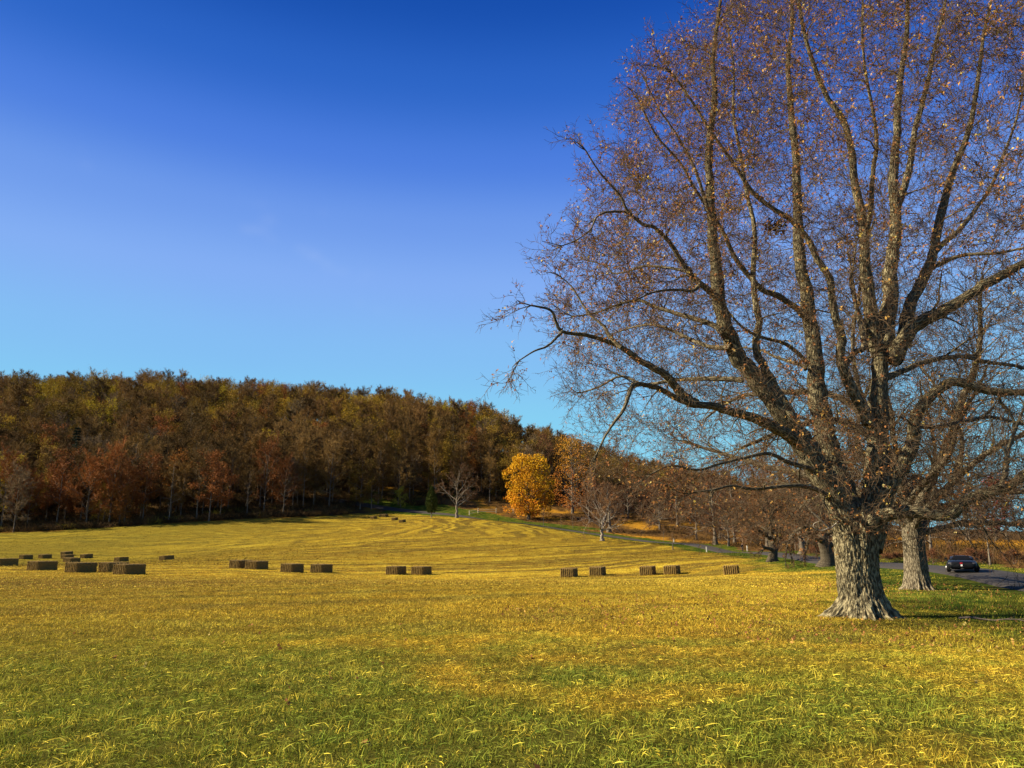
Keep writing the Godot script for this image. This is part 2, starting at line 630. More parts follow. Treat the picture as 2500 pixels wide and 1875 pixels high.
func build_road() -> void:
	var line := smooth_line(ROAD, 8)
	var b := MB.new()
	var along := 0.0
	for i in line.size():
		var p := line[i]
		if i > 0:
			along += p.distance_to(line[i - 1])
		var d := (line[mini(i + 1, line.size() - 1)] - line[maxi(i - 1, 0)]).normalized()
		var s := Vector2(-d.y, d.x)
		var half := 2.6
		for k in 9:
			var o := (k / 8.0 - 0.5) * 2.0
			var q := p + s * o * half
			var crown := 0.05 * (1.0 - o * o)
			var lift := 0.05 + crown + clampf(Vector2(q).length() / 300.0, 0.0, 1.0) * 0.14
			if k == 0 or k == 8:
				lift -= 0.3
			b.vert(Vector3(q.x, ground_at(q.x, q.y) + lift, q.y), Vector3.UP, Vector2(o * half, along))
	for i in line.size() - 1:
		for k in 8:
			var q := i * 9 + k
			b.quad(q, q + 1, q + 10, q + 9)
	var m := b.mesh()
	var st := SurfaceTool.new()
	st.create_from(m, 0)
	st.generate_normals()
	m = st.commit()
	var o := part("road", m, mats.asphalt, self)
	o.set_meta("kind", "structure")
	o.set_meta("label", "narrow grey asphalt lane curving past the hay field")


# ------------------------------------------------------------------ the old tree
func shake() -> Vector3:
	return Vector3(rng.randf_range(-1, 1), rng.randf_range(-1, 1), rng.randf_range(-1, 1))


func fine_path(p: Array, stepped: int, wob: float) -> Array:
	# p: x, y, z, radius four by four; returns [points, radii] with a curve through them
	var m := p.size() / 4
	var pts := PackedVector3Array()
	var rad := PackedFloat32Array()
	for i in m - 1:
		var a := maxi(i - 1, 0) * 4
		var b := i * 4
		var c := (i + 1) * 4
		var d := mini(i + 2, m - 1) * 4
		for k in stepped:
			var t := float(k) / stepped
			var q := Vector3(cubic(p[a], p[b], p[c], p[d], t), cubic(p[a + 1], p[b + 1], p[c + 1], p[d + 1], t), cubic(p[a + 2], p[b + 2], p[c + 2], p[d + 2], t))
			var r := lerpf(p[b + 3], p[c + 3], t)
			pts.push_back(q + shake() * minf(wob, r * 0.16))
			rad.push_back(r * rng.randf_range(0.95, 1.06))
	pts.push_back(Vector3(p[m * 4 - 4], p[m * 4 - 3], p[m * 4 - 2]))
	rad.push_back(p[m * 4 - 1])
	return [pts, rad]


const CROWN := [[1.7, 0.5], [2.8, 7.4], [4.3, 8.8], [5.4, 9.3], [6.7, 10.1], [7.7, 10.3], [9.3, 10.2], [11.5, 9.6], [13.0, 9.2], [14.7, 8.5], [16.0, 7.7], [17.7, 6.2], [19.0, 4.9], [20.5, 3.2], [22.0, 1.0]]


func crown_reach(y: float) -> float:
	for i in CROWN.size() - 1:
		if y < CROWN[i + 1][0]:
			return lerpf(CROWN[i][1], CROWN[i + 1][1], clampf((y - CROWN[i][0]) / (CROWN[i + 1][0] - CROWN[i][0]), 0.0, 1.0))
	return 0.3


func inside_crown(p: Vector3) -> bool:
	var r := crown_reach(p.y) * (1.0 + 0.10 * patch_noise.get_noise_3d(p.x * 3.0, p.y * 3.0, p.z * 3.0))
	var x := p.x - 0.9 - p.y * 0.02
	return Vector2(x * (0.72 if x > 0.0 else 1.0), p.z).length() < r


# a winding branch; gives back [points, radii]
func winding(p: Vector3, d: Vector3, l: float, r: float, rise: float, wob: float, step: float, bound: bool) -> Array:
	var pts := PackedVector3Array([p])
	var rad := PackedFloat32Array([r])
	var m := maxi(3, int(l / step))
	var lean := shake() * 0.12
	for i in m:
		d = (d + shake() * wob + lean + Vector3.UP * rise * (float(i) / m)).normalized()
		p += d * l / m
		if bound and i > 1 and not inside_crown(p):
			break
		pts.push_back(p)
		rad.push_back(lerpf(r, maxf(0.004, r * 0.25), float(i + 1) / m))
	return [pts, rad]


func offshoot(d: Vector3, angle: float, out: Vector3) -> Vector3:
	var s := (shake() + out * 0.45)
	s = (s - d * s.dot(d)).normalized()
	return (d * cos(angle) + s * sin(angle)).normalized()


# eight sprays of fine twigs, about 0.55 m long
func twig_sprays(count: int) -> Array:
	var out := []
	for k in count:
		var b := MB.new()
		var p := Vector3.ZERO
		var d := Vector3.UP
		for i in 5:
			var e := (d + shake() * 0.35).normalized()
			var q := p + e * 0.13
			b.twig(p, q, 0.0078 - i * 0.0010, 0.0068 - i * 0.0010)
			for s in 2:
				if rng.randf() < 0.62:
					var f := offshoot(e, rng.randf_range(0.6, 1.1), Vector3.ZERO)
					var o := p.lerp(q, rng.randf())
					var m := o + f * rng.randf_range(0.07, 0.16)
					b.twig(o, m, 0.005, 0.004)
					b.twig(m, m + (f + shake() * 0.6).normalized() * rng.randf_range(0.06, 0.15), 0.004, 0.0025)
			p = q
			d = e
		out.append(b.mesh())
	return out


func aligned(p: Vector3, d: Vector3, s: float) -> Transform3D:
	var side := d.cross(shake()).normalized()
	if side.length() < 0.5:
		side = Vector3.RIGHT
	return Transform3D(Basis(side, d, side.cross(d)).scaled(Vector3(s, s, s)), p)


func leaf_tint() -> Color:
	var t := rng.randf()
	if t < 0.72:
		return mixc(Color(0.176, 0.072, 0.028), Color(0.272, 0.120, 0.040), rng.randf())
	if t < 0.94:
		return mixc(Color(0.320, 0.160, 0.040), Color(0.440, 0.264, 0.072), rng.randf())
	return mixc(Color(0.440, 0.336, 0.056), Color(0.496, 0.400, 0.160), rng.randf())


func leaf_shape(l: float, w: float) -> ArrayMesh:
	var b := MB.new()
	b.leaf(Vector3.ZERO, Vector3(0, 1, 0.1).normalized(), Vector3.RIGHT, l, w)
	b.leaf(Vector3(0.02, 0.0, 0.01), Vector3(0.75, 0.5, 0.4).normalized(), Vector3(0.3, -0.7, 0.5).normalized(), l * 0.85, w * 0.9)
	return b.mesh()


# a trunk with a flared foot, fluted sides and deep upright bark ridges
func trunk_shape(levels: Array, sides: int, rings: int, ridge: float, seed_: int) -> ArrayMesh:
	var f := FastNoiseLite.new()
	f.seed = seed_
	f.frequency = 1.0
	f.fractal_octaves = 3
	var g := FastNoiseLite.new()
	g.seed = seed_ + 1
	g.frequency = 1.0
	g.fractal_type = FastNoiseLite.FRACTAL_RIDGED
	g.fractal_octaves = 3
	var b := MB.new()
	for j in rings + 1:
		var t := float(j) / rings
		var y := lerpf(levels[0][0], levels[levels.size() - 1][0], pow(t, 1.25))
		var q := 0
		while q < levels.size() - 2 and y > levels[q + 1][0]:
			q += 1
		var k := smoothstep(0.0, 1.0, clampf((y - levels[q][0]) / (levels[q + 1][0] - levels[q][0]), 0.0, 1.0))
		var cx := lerpf(levels[q][1], levels[q + 1][1], k)
		var r := lerpf(levels[q][2], levels[q + 1][2], k)
		var flare := clampf(1.0 - y / 0.9, 0.0, 1.3)
		for i in sides + 1:
			var a := TAU * i / sides
			var ca := cos(a)
			var sa := sin(a)
			var lobes := 0.07 * f.get_noise_3d(ca * 1.3, y * 0.35, sa * 1.3) * 2.0
			var roots := flare * flare * 0.75 * maxf(-0.1, f.get_noise_3d(ca * 2.9 + 7.0, y * 0.3, sa * 2.9))
			var crease := -0.16 * exp(-pow(angle_difference(a, 0.62 + y * 0.05) / 0.13, 2.0)) * clampf(y * 1.2 + 0.3, 0.0, 1.0)
			var twist := a + y * 0.12 + 0.16 * f.get_noise_3d(ca * 2.6, y * 1.7, sa * 2.6) + 0.05 * f.get_noise_3d(ca * 7.0, y * 5.0, sa * 7.0)
			var rid := g.get_noise_3d(cos(twist) * r * 7.5, y * 2.0, sin(twist) * r * 7.5) + 0.45 * f.get_noise_3d(ca * 9.0, y * 9.0, sa * 9.0)
			var rr := r * (1.0 + lobes + roots + crease) + ridge * rid
			b.vert(Vector3(cx + ca * rr, y, sa * rr), Vector3.UP, Vector2(float(i) / sides * 6.0, y * 0.5))
	for j in rings:
		for i in sides:
			var q := j * (sides + 1) + i
			b.quad(q, q + sides + 1, q + sides + 2, q + 1)
	var st := SurfaceTool.new()
	st.create_from(b.mesh(), 0)
	st.generate_normals()
	return st.commit()


func traced_limbs() -> Array:
	var a := []
	a.append(["left_leader", [-0.34, 1.84, 0.00, 0.453, -0.53, 2.53, 0.06, 0.414, -0.76, 3.11, 0.11, 0.390, -1.13, 3.86, 0.18, 0.363, -1.43, 4.26, 0.22, 0.348, -1.71, 4.80, 0.27, 0.330, -2.12, 5.43, 0.33, 0.310, -2.65, 6.22, 0.40, 0.286, -3.09, 6.83, 0.46, 0.268, -3.54, 7.40, 0.52, 0.252, -3.82, 8.21, 0.59, 0.233, -4.01, 9.15, 0.66, 0.213, -4.09, 10.46, 0.76, 0.188, -4.15, 11.62, 0.84, 0.166, -4.15, 12.48, 0.90, 0.151, -4.12, 14.02, 1.01, 0.125, -3.89, 15.48, 1.12, 0.102, -3.89, 16.77, 1.20, 0.082, -3.70, 18.02, 1.29, 0.064, -3.42, 19.72, 1.40, 0.040]])
	a.append(["left_leader_fork", [-2.03, 5.33, 0.70, 0.154, -2.42, 6.29, 0.52, 0.135, -2.73, 7.12, 0.38, 0.124, -2.90, 7.75, 0.28, 0.118, -2.69, 8.57, 0.15, 0.110, -2.74, 9.31, 0.05, 0.103, -2.68, 10.36, -0.10, 0.095, -2.47, 11.74, -0.29, 0.084, -2.58, 13.18, -0.48, 0.074, -2.62, 14.59, -0.66, 0.065, -2.71, 16.22, -0.86, 0.054, -2.50, 18.09, -1.08, 0.043, -2.56, 20.04, -1.30, 0.032]])
	a.append(["long_left_branch", [-4.03, 8.36, 1.20, 0.127, -4.20, 8.85, 1.37, 0.110, -4.80, 9.27, 1.60, 0.094, -5.20, 9.60, 1.77, 0.085, -5.52, 10.07, 1.95, 0.074, -5.77, 10.37, 2.08, 0.068, -6.17, 10.70, 2.25, 0.060, -6.52, 10.75, 2.36, 0.055, -6.95, 11.06, 2.54, 0.047, -7.20, 11.48, 2.71, 0.040, -7.76, 12.01, 2.97, 0.029, -8.15, 12.54, 3.20, 0.021]])
	a.append(["hooked_branch_tip", [-6.89, 10.90, 2.70, 0.048, -7.13, 10.92, 2.77, 0.042, -7.61, 10.84, 2.91, 0.035, -7.89, 10.63, 3.01, 0.030, -8.08, 10.22, 3.13, 0.026, -8.48, 9.86, 3.28, 0.020, -8.85, 9.66, 3.40, 0.016]])
	a.append(["low_left_limb", [-1.69, 4.68, 0.30, 0.205, -1.99, 4.91, 0.49, 0.185, -2.60, 5.19, 0.82, 0.161, -3.34, 5.43, 1.21, 0.139, -4.06, 5.53, 1.56, 0.120, -4.75, 5.64, 1.92, 0.103, -5.43, 5.65, 2.26, 0.088, -5.87, 5.76, 2.51, 0.078, -6.31, 5.94, 2.78, 0.068, -6.74, 5.99, 3.01, 0.059, -7.07, 5.99, 3.20, 0.052]])
	a.append(["drooping_branch", [-6.93, 5.98, 3.20, 0.068, -7.08, 5.95, 3.24, 0.062, -7.21, 5.68, 3.32, 0.054, -7.39, 5.24, 3.44, 0.044, -7.68, 4.87, 3.56, 0.035, -7.92, 4.49, 3.69, 0.027, -8.11, 4.12, 3.80, 0.020]])
	a.append(["middle_left_limb", [-5.04, 5.79, 1.40, 0.149, -5.39, 5.97, 1.56, 0.132, -5.60, 6.14, 1.67, 0.123, -5.90, 6.47, 1.86, 0.111, -6.30, 6.68, 2.05, 0.099, -6.77, 6.87, 2.26, 0.088, -7.24, 7.14, 2.49, 0.076, -7.73, 7.28, 2.71, 0.066, -8.22, 7.35, 2.91, 0.057, -8.86, 7.37, 3.19, 0.045, -9.03, 7.59, 3.32, 0.040, -9.18, 7.86, 3.47, 0.034, -9.68, 7.91, 3.70, 0.025]])
	a.append(["outer_left_fork", [-7.35, 6.94, 3.20, 0.063, -7.62, 7.26, 3.10, 0.051, -7.76, 7.56, 3.02, 0.044, -8.06, 7.87, 2.92, 0.037, -8.28, 8.23, 2.83, 0.030, -8.57, 8.79, 2.69, 0.022, -8.83, 9.08, 2.60, 0.016]])
	a.append(["outer_left_twig", [-8.89, 7.25, 3.60, 0.041, -9.28, 6.79, 3.91, 0.028, -9.63, 6.59, 4.14, 0.021, -9.99, 6.29, 4.40, 0.015]])
	a.append(["flat_left_branch", [-3.50, 6.61, 0.80, 0.089, -4.07, 6.77, 0.36, 0.075, -5.19, 6.91, -0.45, 0.058, -6.01, 6.89, -1.00, 0.048, -6.68, 7.26, -1.45, 0.040, -7.29, 7.03, -1.87, 0.033, -7.82, 6.90, -2.20, 0.027]])
	a.append(["curved_left_branch", [-3.84, 7.55, 1.00, 0.088, -4.22, 7.73, 0.33, 0.074, -4.55, 8.08, -0.27, 0.065, -4.90, 8.50, -0.89, 0.057, -5.42, 9.04, -1.71, 0.047, -6.02, 9.21, -2.47, 0.037, -6.61, 9.21, -3.20, 0.028]])
	a.append(["upper_curved_branch", [-4.05, 7.99, 1.10, 0.099, -4.34, 8.24, 0.92, 0.087, -4.71, 8.48, 0.71, 0.079, -5.28, 8.77, 0.40, 0.068, -5.89, 9.11, 0.09, 0.058, -6.30, 9.36, -0.12, 0.051, -6.94, 9.28, -0.42, 0.042, -7.56, 9.13, -0.71, 0.034, -8.21, 9.11, -1.00, 0.026]])
	a.append(["arching_branch", [-5.01, 8.95, 2.40, 0.060, -5.29, 8.69, 2.60, 0.050, -5.83, 8.61, 2.93, 0.040, -6.52, 8.37, 3.38, 0.028, -6.91, 8.12, 3.65, 0.022, -7.40, 7.85, 4.00, 0.015]])
	a.append(["high_arching_branch", [-5.27, 9.37, 2.20, 0.055, -5.41, 9.48, 2.09, 0.051, -5.76, 9.65, 1.84, 0.044, -6.32, 9.86, 1.45, 0.036, -6.78, 9.81, 1.13, 0.030, -7.18, 9.86, 0.87, 0.026, -7.33, 10.15, 0.70, 0.023, -7.80, 10.43, 0.40, 0.018]])
	a.append(["middle_leader", [-0.04, 1.96, -0.30, 0.422, -0.26, 3.14, -0.44, 0.371, -0.50, 4.18, -0.56, 0.341, -0.63, 4.99, -0.65, 0.321, -0.67, 5.35, -0.69, 0.312, -0.71, 6.62, -0.82, 0.286, -0.67, 8.20, -0.97, 0.255, -0.68, 9.86, -1.13, 0.226, -0.73, 11.11, -1.25, 0.206, -0.63, 12.47, -1.37, 0.185, -0.50, 13.99, -1.50, 0.163, -0.41, 15.55, -1.63, 0.141, -0.37, 17.37, -1.77, 0.117, -0.27, 18.99, -1.89, 0.097, 0.11, 20.96, -2.04, 0.073, 0.19, 23.21, -2.20, 0.047]])
	a.append(["middle_left_fork", [-0.63, 8.74, -0.90, 0.127, -1.15, 9.23, -0.69, 0.112, -1.86, 9.62, -0.45, 0.101, -2.40, 9.78, -0.29, 0.094, -3.20, 10.57, 0.05, 0.080, -3.74, 11.50, 0.39, 0.068, -4.54, 12.53, 0.80, 0.055, -5.07, 13.32, 1.11, 0.046, -5.85, 14.07, 1.46, 0.037, -6.37, 14.95, 1.80, 0.028]])
	a.append(["pale_side_branch", [-1.00, 7.45, -0.70, 0.076, -1.23, 7.67, -0.54, 0.068, -1.82, 7.99, -0.22, 0.058, -2.66, 8.09, 0.16, 0.047, -3.36, 8.32, 0.51, 0.039, -4.06, 8.92, 1.00, 0.029]])
	a.append(["lower_side_branch", [-1.10, 7.27, -0.60, 0.069, -1.19, 7.48, -0.81, 0.062, -1.71, 7.93, -1.55, 0.046, -1.98, 8.26, -1.94, 0.039, -2.56, 8.53, -2.60, 0.027]])
	a.append(["inner_leader", [0.25, 5.35, 0.20, 0.182, 0.18, 5.77, 0.28, 0.170, -0.29, 6.59, 0.45, 0.152, -0.55, 7.38, 0.60, 0.139, -0.50, 7.98, 0.71, 0.130, -0.73, 8.68, 0.85, 0.120, -0.81, 9.61, 1.01, 0.109, -1.18, 10.16, 1.14, 0.101, -1.47, 10.77, 1.26, 0.093, -1.89, 11.27, 1.38, 0.086, -2.42, 11.57, 1.49, 0.080, -3.10, 12.07, 1.64, 0.071, -3.69, 12.92, 1.83, 0.061, -4.29, 13.74, 2.01, 0.051, -4.89, 14.68, 2.21, 0.041, -5.49, 15.50, 2.40, 0.033]])
	a.append(["inner_leader_fork", [-0.48, 6.98, 0.60, 0.107, -0.03, 7.54, 0.37, 0.090, 0.39, 7.90, 0.20, 0.081, 0.51, 9.97, -0.51, 0.051, 0.71, 10.59, -0.70, 0.043, 1.04, 11.55, -1.00, 0.032]])
	a.append(["centre_leader", [-0.06, 1.90, -0.20, 0.482, 0.37, 3.07, -0.20, 0.398, 0.59, 4.14, -0.20, 0.347, 0.67, 4.99, -0.20, 0.312, 0.86, 6.49, -0.20, 0.256, 1.02, 7.49, -0.20, 0.223, 1.14, 8.27, -0.20, 0.198]])
	a.append(["centre_left_stem", [0.93, 7.75, -0.20, 0.247, 0.79, 9.39, -0.01, 0.200, 0.73, 10.57, 0.12, 0.177, 0.73, 11.73, 0.25, 0.157, 0.52, 13.01, 0.40, 0.136, 0.49, 13.93, 0.50, 0.122, 0.28, 15.03, 0.62, 0.107, -0.19, 15.74, 0.72, 0.095, -0.56, 16.74, 0.83, 0.081, -0.84, 17.83, 0.95, 0.067, -0.98, 19.08, 1.08, 0.053, -1.06, 20.20, 1.20, 0.041]])
	a.append(["centre_right_stem", [1.13, 7.88, -0.20, 0.309, 1.56, 9.32, -0.34, 0.260, 1.83, 10.69, -0.46, 0.229, 2.14, 11.83, -0.56, 0.207, 2.39, 13.83, -0.73, 0.172, 2.75, 15.52, -0.87, 0.146, 3.08, 17.29, -1.01, 0.120, 3.60, 19.12, -1.15, 0.096, 3.96, 21.03, -1.29, 0.072, 4.32, 22.67, -1.40, 0.052]])
	a.append(["centre_right_fork", [2.30, 12.51, -0.90, 0.166, 2.82, 13.47, -1.07, 0.144, 3.26, 14.50, -1.23, 0.128, 3.68, 15.86, -1.44, 0.112, 4.47, 17.77, -1.73, 0.091, 5.20, 19.78, -2.01, 0.072, 5.99, 21.86, -2.29, 0.054, 6.62, 23.47, -2.50, 0.041]])
	a.append(["middle_stem_fork", [0.62, 11.10, 0.40, 0.108, 0.79, 11.94, 0.62, 0.092, 0.84, 12.97, 0.89, 0.079, 0.95, 14.01, 1.16, 0.068, 0.78, 15.05, 1.43, 0.058, 0.53, 16.24, 1.75, 0.047, 0.44, 17.54, 2.09, 0.036, 0.48, 18.71, 2.40, 0.027]])
	a.append(["right_leader", [1.36, 7.44, 0.00, 0.245, 1.80, 8.23, -0.15, 0.220, 2.22, 9.32, -0.35, 0.199, 2.81, 10.17, -0.51, 0.184, 3.32, 11.11, -0.68, 0.169, 3.76, 12.24, -0.86, 0.154, 4.15, 13.18, -1.01, 0.142, 4.63, 14.23, -1.18, 0.129, 5.51, 15.86, -1.44, 0.110, 6.23, 17.76, -1.71, 0.090, 6.92, 19.91, -2.00, 0.069, 7.64, 21.83, -2.25, 0.051, 8.05, 23.02, -2.40, 0.041]])
	a.append(["right_leader_fork", [3.43, 10.99, -1.00, 0.115, 3.82, 11.50, -1.22, 0.105, 4.88, 12.36, -1.66, 0.092, 5.77, 13.25, -2.06, 0.083, 6.76, 14.39, -2.51, 0.072, 7.77, 15.93, -3.05, 0.061, 8.82, 17.60, -3.61, 0.049, 9.81, 19.56, -4.20, 0.036]])
	a.append(["right_level_branch", [3.16, 10.50, -0.90, 0.089, 3.36, 10.69, -0.75, 0.080, 4.03, 10.93, -0.37, 0.064, 4.77, 10.81, 0.06, 0.050, 5.44, 10.84, 0.46, 0.038, 5.97, 10.92, 0.80, 0.030]])
	a.append(["right_limb", [1.24, 7.44, 0.00, 0.257, 1.52, 7.89, 0.14, 0.232, 2.01, 8.48, 0.35, 0.208, 2.74, 8.82, 0.58, 0.185, 3.38, 9.24, 0.80, 0.165, 4.02, 9.61, 1.01, 0.148, 4.78, 10.01, 1.27, 0.128, 5.81, 10.57, 1.62, 0.103, 6.83, 11.29, 2.00, 0.078]])
	a.append(["right_thin_branch", [1.26, 6.97, -0.40, 0.106, 1.79, 7.19, -0.63, 0.097, 2.73, 7.59, -1.04, 0.087, 4.31, 7.97, -1.68, 0.074, 5.48, 7.92, -2.15, 0.065, 7.17, 7.87, -2.81, 0.053, 8.65, 7.58, -3.40, 0.042]])
	a.append(["right_low_leader", [0.26, 2.70, 0.10, 0.280, 0.44, 3.25, 0.22, 0.249, 0.70, 3.78, 0.33, 0.227, 1.01, 4.24, 0.44, 0.209, 1.29, 4.82, 0.57, 0.189, 1.38, 5.51, 0.71, 0.170, 1.70, 6.03, 0.83, 0.154, 2.13, 6.39, 0.95, 0.140, 2.48, 6.53, 1.03, 0.130, 2.94, 6.35, 1.14, 0.117, 3.39, 6.19, 1.25, 0.105, 4.11, 6.12, 1.41, 0.087, 4.91, 6.22, 1.60, 0.068]])
	a.append(["low_right_limb", [-0.22, 2.52, 0.40, 0.204, 0.14, 2.77, 0.61, 0.190, 0.49, 2.83, 0.78, 0.181, 0.83, 2.88, 0.96, 0.172, 1.27, 2.79, 1.20, 0.162, 1.64, 2.75, 1.41, 0.154, 1.87, 3.03, 1.59, 0.148, 2.12, 3.21, 1.75, 0.142, 2.49, 3.34, 1.96, 0.135, 2.82, 3.47, 2.16, 0.128, 3.12, 3.73, 2.38, 0.122, 3.73, 4.24, 2.83, 0.109, 4.46, 4.89, 3.40, 0.093]])
	a.append(["low_right_upturn", [2.09, 3.34, 3.00, 0.085, 2.35, 3.82, 2.86, 0.068, 2.59, 4.36, 2.71, 0.055, 2.96, 4.92, 2.56, 0.044, 3.37, 5.49, 2.40, 0.033]])
	a.append(["right_flat_branch", [1.50, 5.29, 0.20, 0.079, 1.95, 5.40, -0.01, 0.072, 2.63, 5.45, -0.32, 0.066, 3.49, 5.64, -0.71, 0.059, 4.40, 5.84, -1.11, 0.053, 5.00, 5.91, -1.37, 0.049, 6.21, 5.80, -1.90, 0.041, 7.39, 5.71, -2.40, 0.034]])
	a.append(["low_left_branch", [-1.14, 3.36, 0.30, 0.079, -1.39, 3.46, 0.42, 0.072, -1.71, 3.56, 0.58, 0.066, -2.37, 3.59, 0.88, 0.056, -3.02, 3.52, 1.17, 0.048, -3.69, 3.44, 1.49, 0.041, -4.34, 3.50, 1.81, 0.034, -4.91, 3.37, 2.09, 0.028, -5.52, 3.28, 2.40, 0.022]])
	a.append(["lower_left_branch_fork", [-1.52, 4.08, 0.40, 0.072, -1.98, 4.17, 0.62, 0.064, -2.46, 4.26, 0.86, 0.058, -3.07, 4.45, 1.18, 0.051, -3.82, 4.29, 1.55, 0.044, -4.61, 4.08, 1.95, 0.038, -5.37, 3.87, 2.35, 0.031, -6.09, 3.94, 2.75, 0.026, -6.69, 3.69, 3.10, 0.021]])
	a.append(["top_left_branch", [-4.21, 11.45, 1.10, 0.081, -4.48, 12.31, 1.24, 0.064, -4.77, 13.17, 1.38, 0.051, -5.25, 14.03, 1.54, 0.040, -5.74, 14.76, 1.67, 0.031, -6.10, 15.50, 1.80, 0.022]])
	return a


func build_old_tree() -> void:
	rng.seed = 501
	var at := Vector3(10.17, -0.24, -22.0)
	at.y = ground_at(at.x, at.z)
	var t := thing("old_spreading_tree", "huge old spreading tree with furrowed grey trunk and a few russet leaves left", "tree", at)
	part("trunk", trunk_shape([[-0.25, -0.36, 1.05], [0.0, -0.36, 0.90], [0.13, -0.36, 0.78], [0.32, -0.36, 0.67], [0.65, -0.36, 0.57], [1.3, -0.37, 0.53], [2.1, -0.34, 0.56], [2.6, -0.29, 0.58], [3.0, -0.24, 0.45], [3.25, -0.22, 0.15]], 300, 150, 0.035, 71), mats.bark, t)
	var limbs := traced_limbs()
	var branch := MB.new()
	var sticks := MB.new()
	var sprays := []
	var leaves := []
	var tints := []
	var node_at := PackedVector3Array()
	var node_dir := PackedVector3Array()
	var node_rad := PackedFloat32Array()
	var leafy := FastNoiseLite.new()
	leafy.seed = 77
	leafy.frequency = 0.34
	for l in limbs:
		for q in range(3, l[1].size(), 4):
			l[1][q] *= 1.0 - 0.14 * clampf((l[1][q - 2] - 6.0) / 6.0, 0.0, 1.0)
		var w := fine_path(l[1], 4, 0.05)
		var pts: PackedVector3Array = w[0]
		var rad: PackedFloat32Array = w[1]
		var b := MB.new()
		b.tube(pts, rad, 14 if rad[0] > 0.16 else 9)
		part("limb", b.mesh(), mats.bark if rad[0] > 0.13 else mats.limb, t)
		var from := int(pts.size() * (0.16 if rad[0] > 0.15 else 0.06))
		for i in range(from, pts.size()):
			node_at.push_back(pts[i])
			node_dir.push_back((pts[i] - pts[i - 1]).normalized() if i > 0 else Vector3.UP)
			node_rad.push_back(rad[i])
		var tip := pts[pts.size() - 1]
		for k in 4:
			grow_branch(branch, sticks, sprays, leaves, tints, leafy, tip, offshoot((tip - pts[pts.size() - 3]).normalized(), rng.randf_range(0.1, 0.6), Vector3.ZERO), rng.randf_range(0.4, 0.9) if tip.x < -6.0 else rng.randf_range(0.9, 1.8), 0.016)
	# every part of the crown that has light is reached by a branch from the nearest wood below it
	var goals := []
	while goals.size() < 2900:
		var y := rng.randf_range(2.3, 21.5)
		var reach := crown_reach(y)
		var ang := rng.randf() * TAU
		var rho := pow(rng.randf(), 0.33)
		if rng.randf() > reach / 10.8:
			continue
		var p := Vector3(cos(ang) * reach * rho, y, sin(ang) * reach * rho)
		if p.x > 0.0:
			p.x /= 0.74
		p.x += 0.9 + y * 0.02
		if p.x > 9.5 or not inside_crown(p):
			continue
		if leafy.get_noise_3d(p.x * 1.4 + 60.0, p.y * 1.4, p.z * 1.4) < -0.28:
			continue
		goals.append([p.distance_to(Vector3(0.5, 3.5, 0)), p])
	while goals.size() < 4500:
		var y := rng.randf_range(8.0, 21.5)
		var reach := crown_reach(y)
		var ang := rng.randf_range(1.2, 5.1) if rng.randf() < 0.6 else rng.randf() * TAU
		var rho := pow(rng.randf(), 0.25)
		if rng.randf() > reach / 10.3:
			continue
		var p := Vector3(cos(ang) * reach * rho + 0.9 + y * 0.02, y, sin(ang) * reach * rho)
		if not inside_crown(p) or leafy.get_noise_3d(p.x * 1.4 + 60.0, p.y * 1.4, p.z * 1.4) < -0.3:
			continue
		goals.append([p.distance_to(Vector3(0.5, 3.5, 0)), p])
	for k in 80:
		var a := rng.randf() * TAU
		var r := rng.randf_range(0.8, 3.6)
		goals.append([2.0 + r, Vector3(0.6 + cos(a) * r, rng.randf_range(3.0, 7.5), sin(a) * r)])
	for k in 60:
		goals.append([6.0 + rng.randf(), Vector3(rng.randf_range(1.5, 8.0), rng.randf_range(2.8, 6.5), rng.randf_range(-4.5, 4.0))])
	goals.sort_custom(func(m, n): return m[0] < n[0])
	for g in goals:
		var p: Vector3 = g[1]
		var best := 1e9
		var pick := -1
		for i in node_at.size():
			var d := p - node_at[i]
			var l2 := d.length_squared()
			if l2 > best:
				continue
			var l := sqrt(l2)
			var fit := l2 * (2.4 - 1.4 * d.dot(node_dir[i]) / maxf(l, 0.01)) * (1.0 if d.y > -0.3 * l or p.y < 6.0 else 2.0)
			if fit < best:
				best = fit
				pick = i
		var o := node_at[pick]
		var gap := o.distance_to(p)
		if gap < 0.35:
			continue
		var n := maxi(3, int(gap / 0.24))
		var bow := o + (node_dir[pick] + shake() * 0.35).normalized() * gap * 0.42
		var path := PackedVector3Array()
		var r0 := minf(node_rad[pick] * 0.66, 0.018 + gap * 0.024)
		var rad := PackedFloat32Array()
		for i in n + 1:
			var u := float(i) / n
			var q := o.lerp(bow, u).lerp(bow.lerp(p, u), u) + (shake() * minf(0.075, gap * 0.05) if i > 0 else Vector3.ZERO)
			path.push_back(q)
			rad.push_back(lerpf(r0, maxf(0.006, r0 * 0.35), u))
		branch.tube(path, rad, 6 if r0 > 0.03 else 4, false)
		for i in range(1, n + 1):
			node_at.push_back(path[i])
			node_dir.push_back((path[i] - path[i - 1]).normalized())
			node_rad.push_back(rad[i])
		dress(sticks, sprays, leaves, tints, leafy, path, rad, gap)
	print("sprays ", sprays.size(), " leaves ", leaves.size())
	part("branches", branch.mesh(), mats.limb, t)
	part("twigs", sticks.mesh(), mats.twig, t)
	var kinds := twig_sprays(8)
	var piles := []
	var shades := []
	for k in 8:
		piles.append([])
		shades.append([])
	for i in sprays.size():
		piles[i % 8].append(sprays[i])
		shades[i % 8].append(Color.WHITE)
	for k in 8:
		scatter("fine_twigs", kinds[k], mats.twig, piles[k], shades[k], t)
	scatter("dry_leaves", leaf_shape(0.068, 0.042), mats.leaf, leaves, tints, t)
	# a broken pale branch low on the left side of the trunk
	var dead := MB.new()
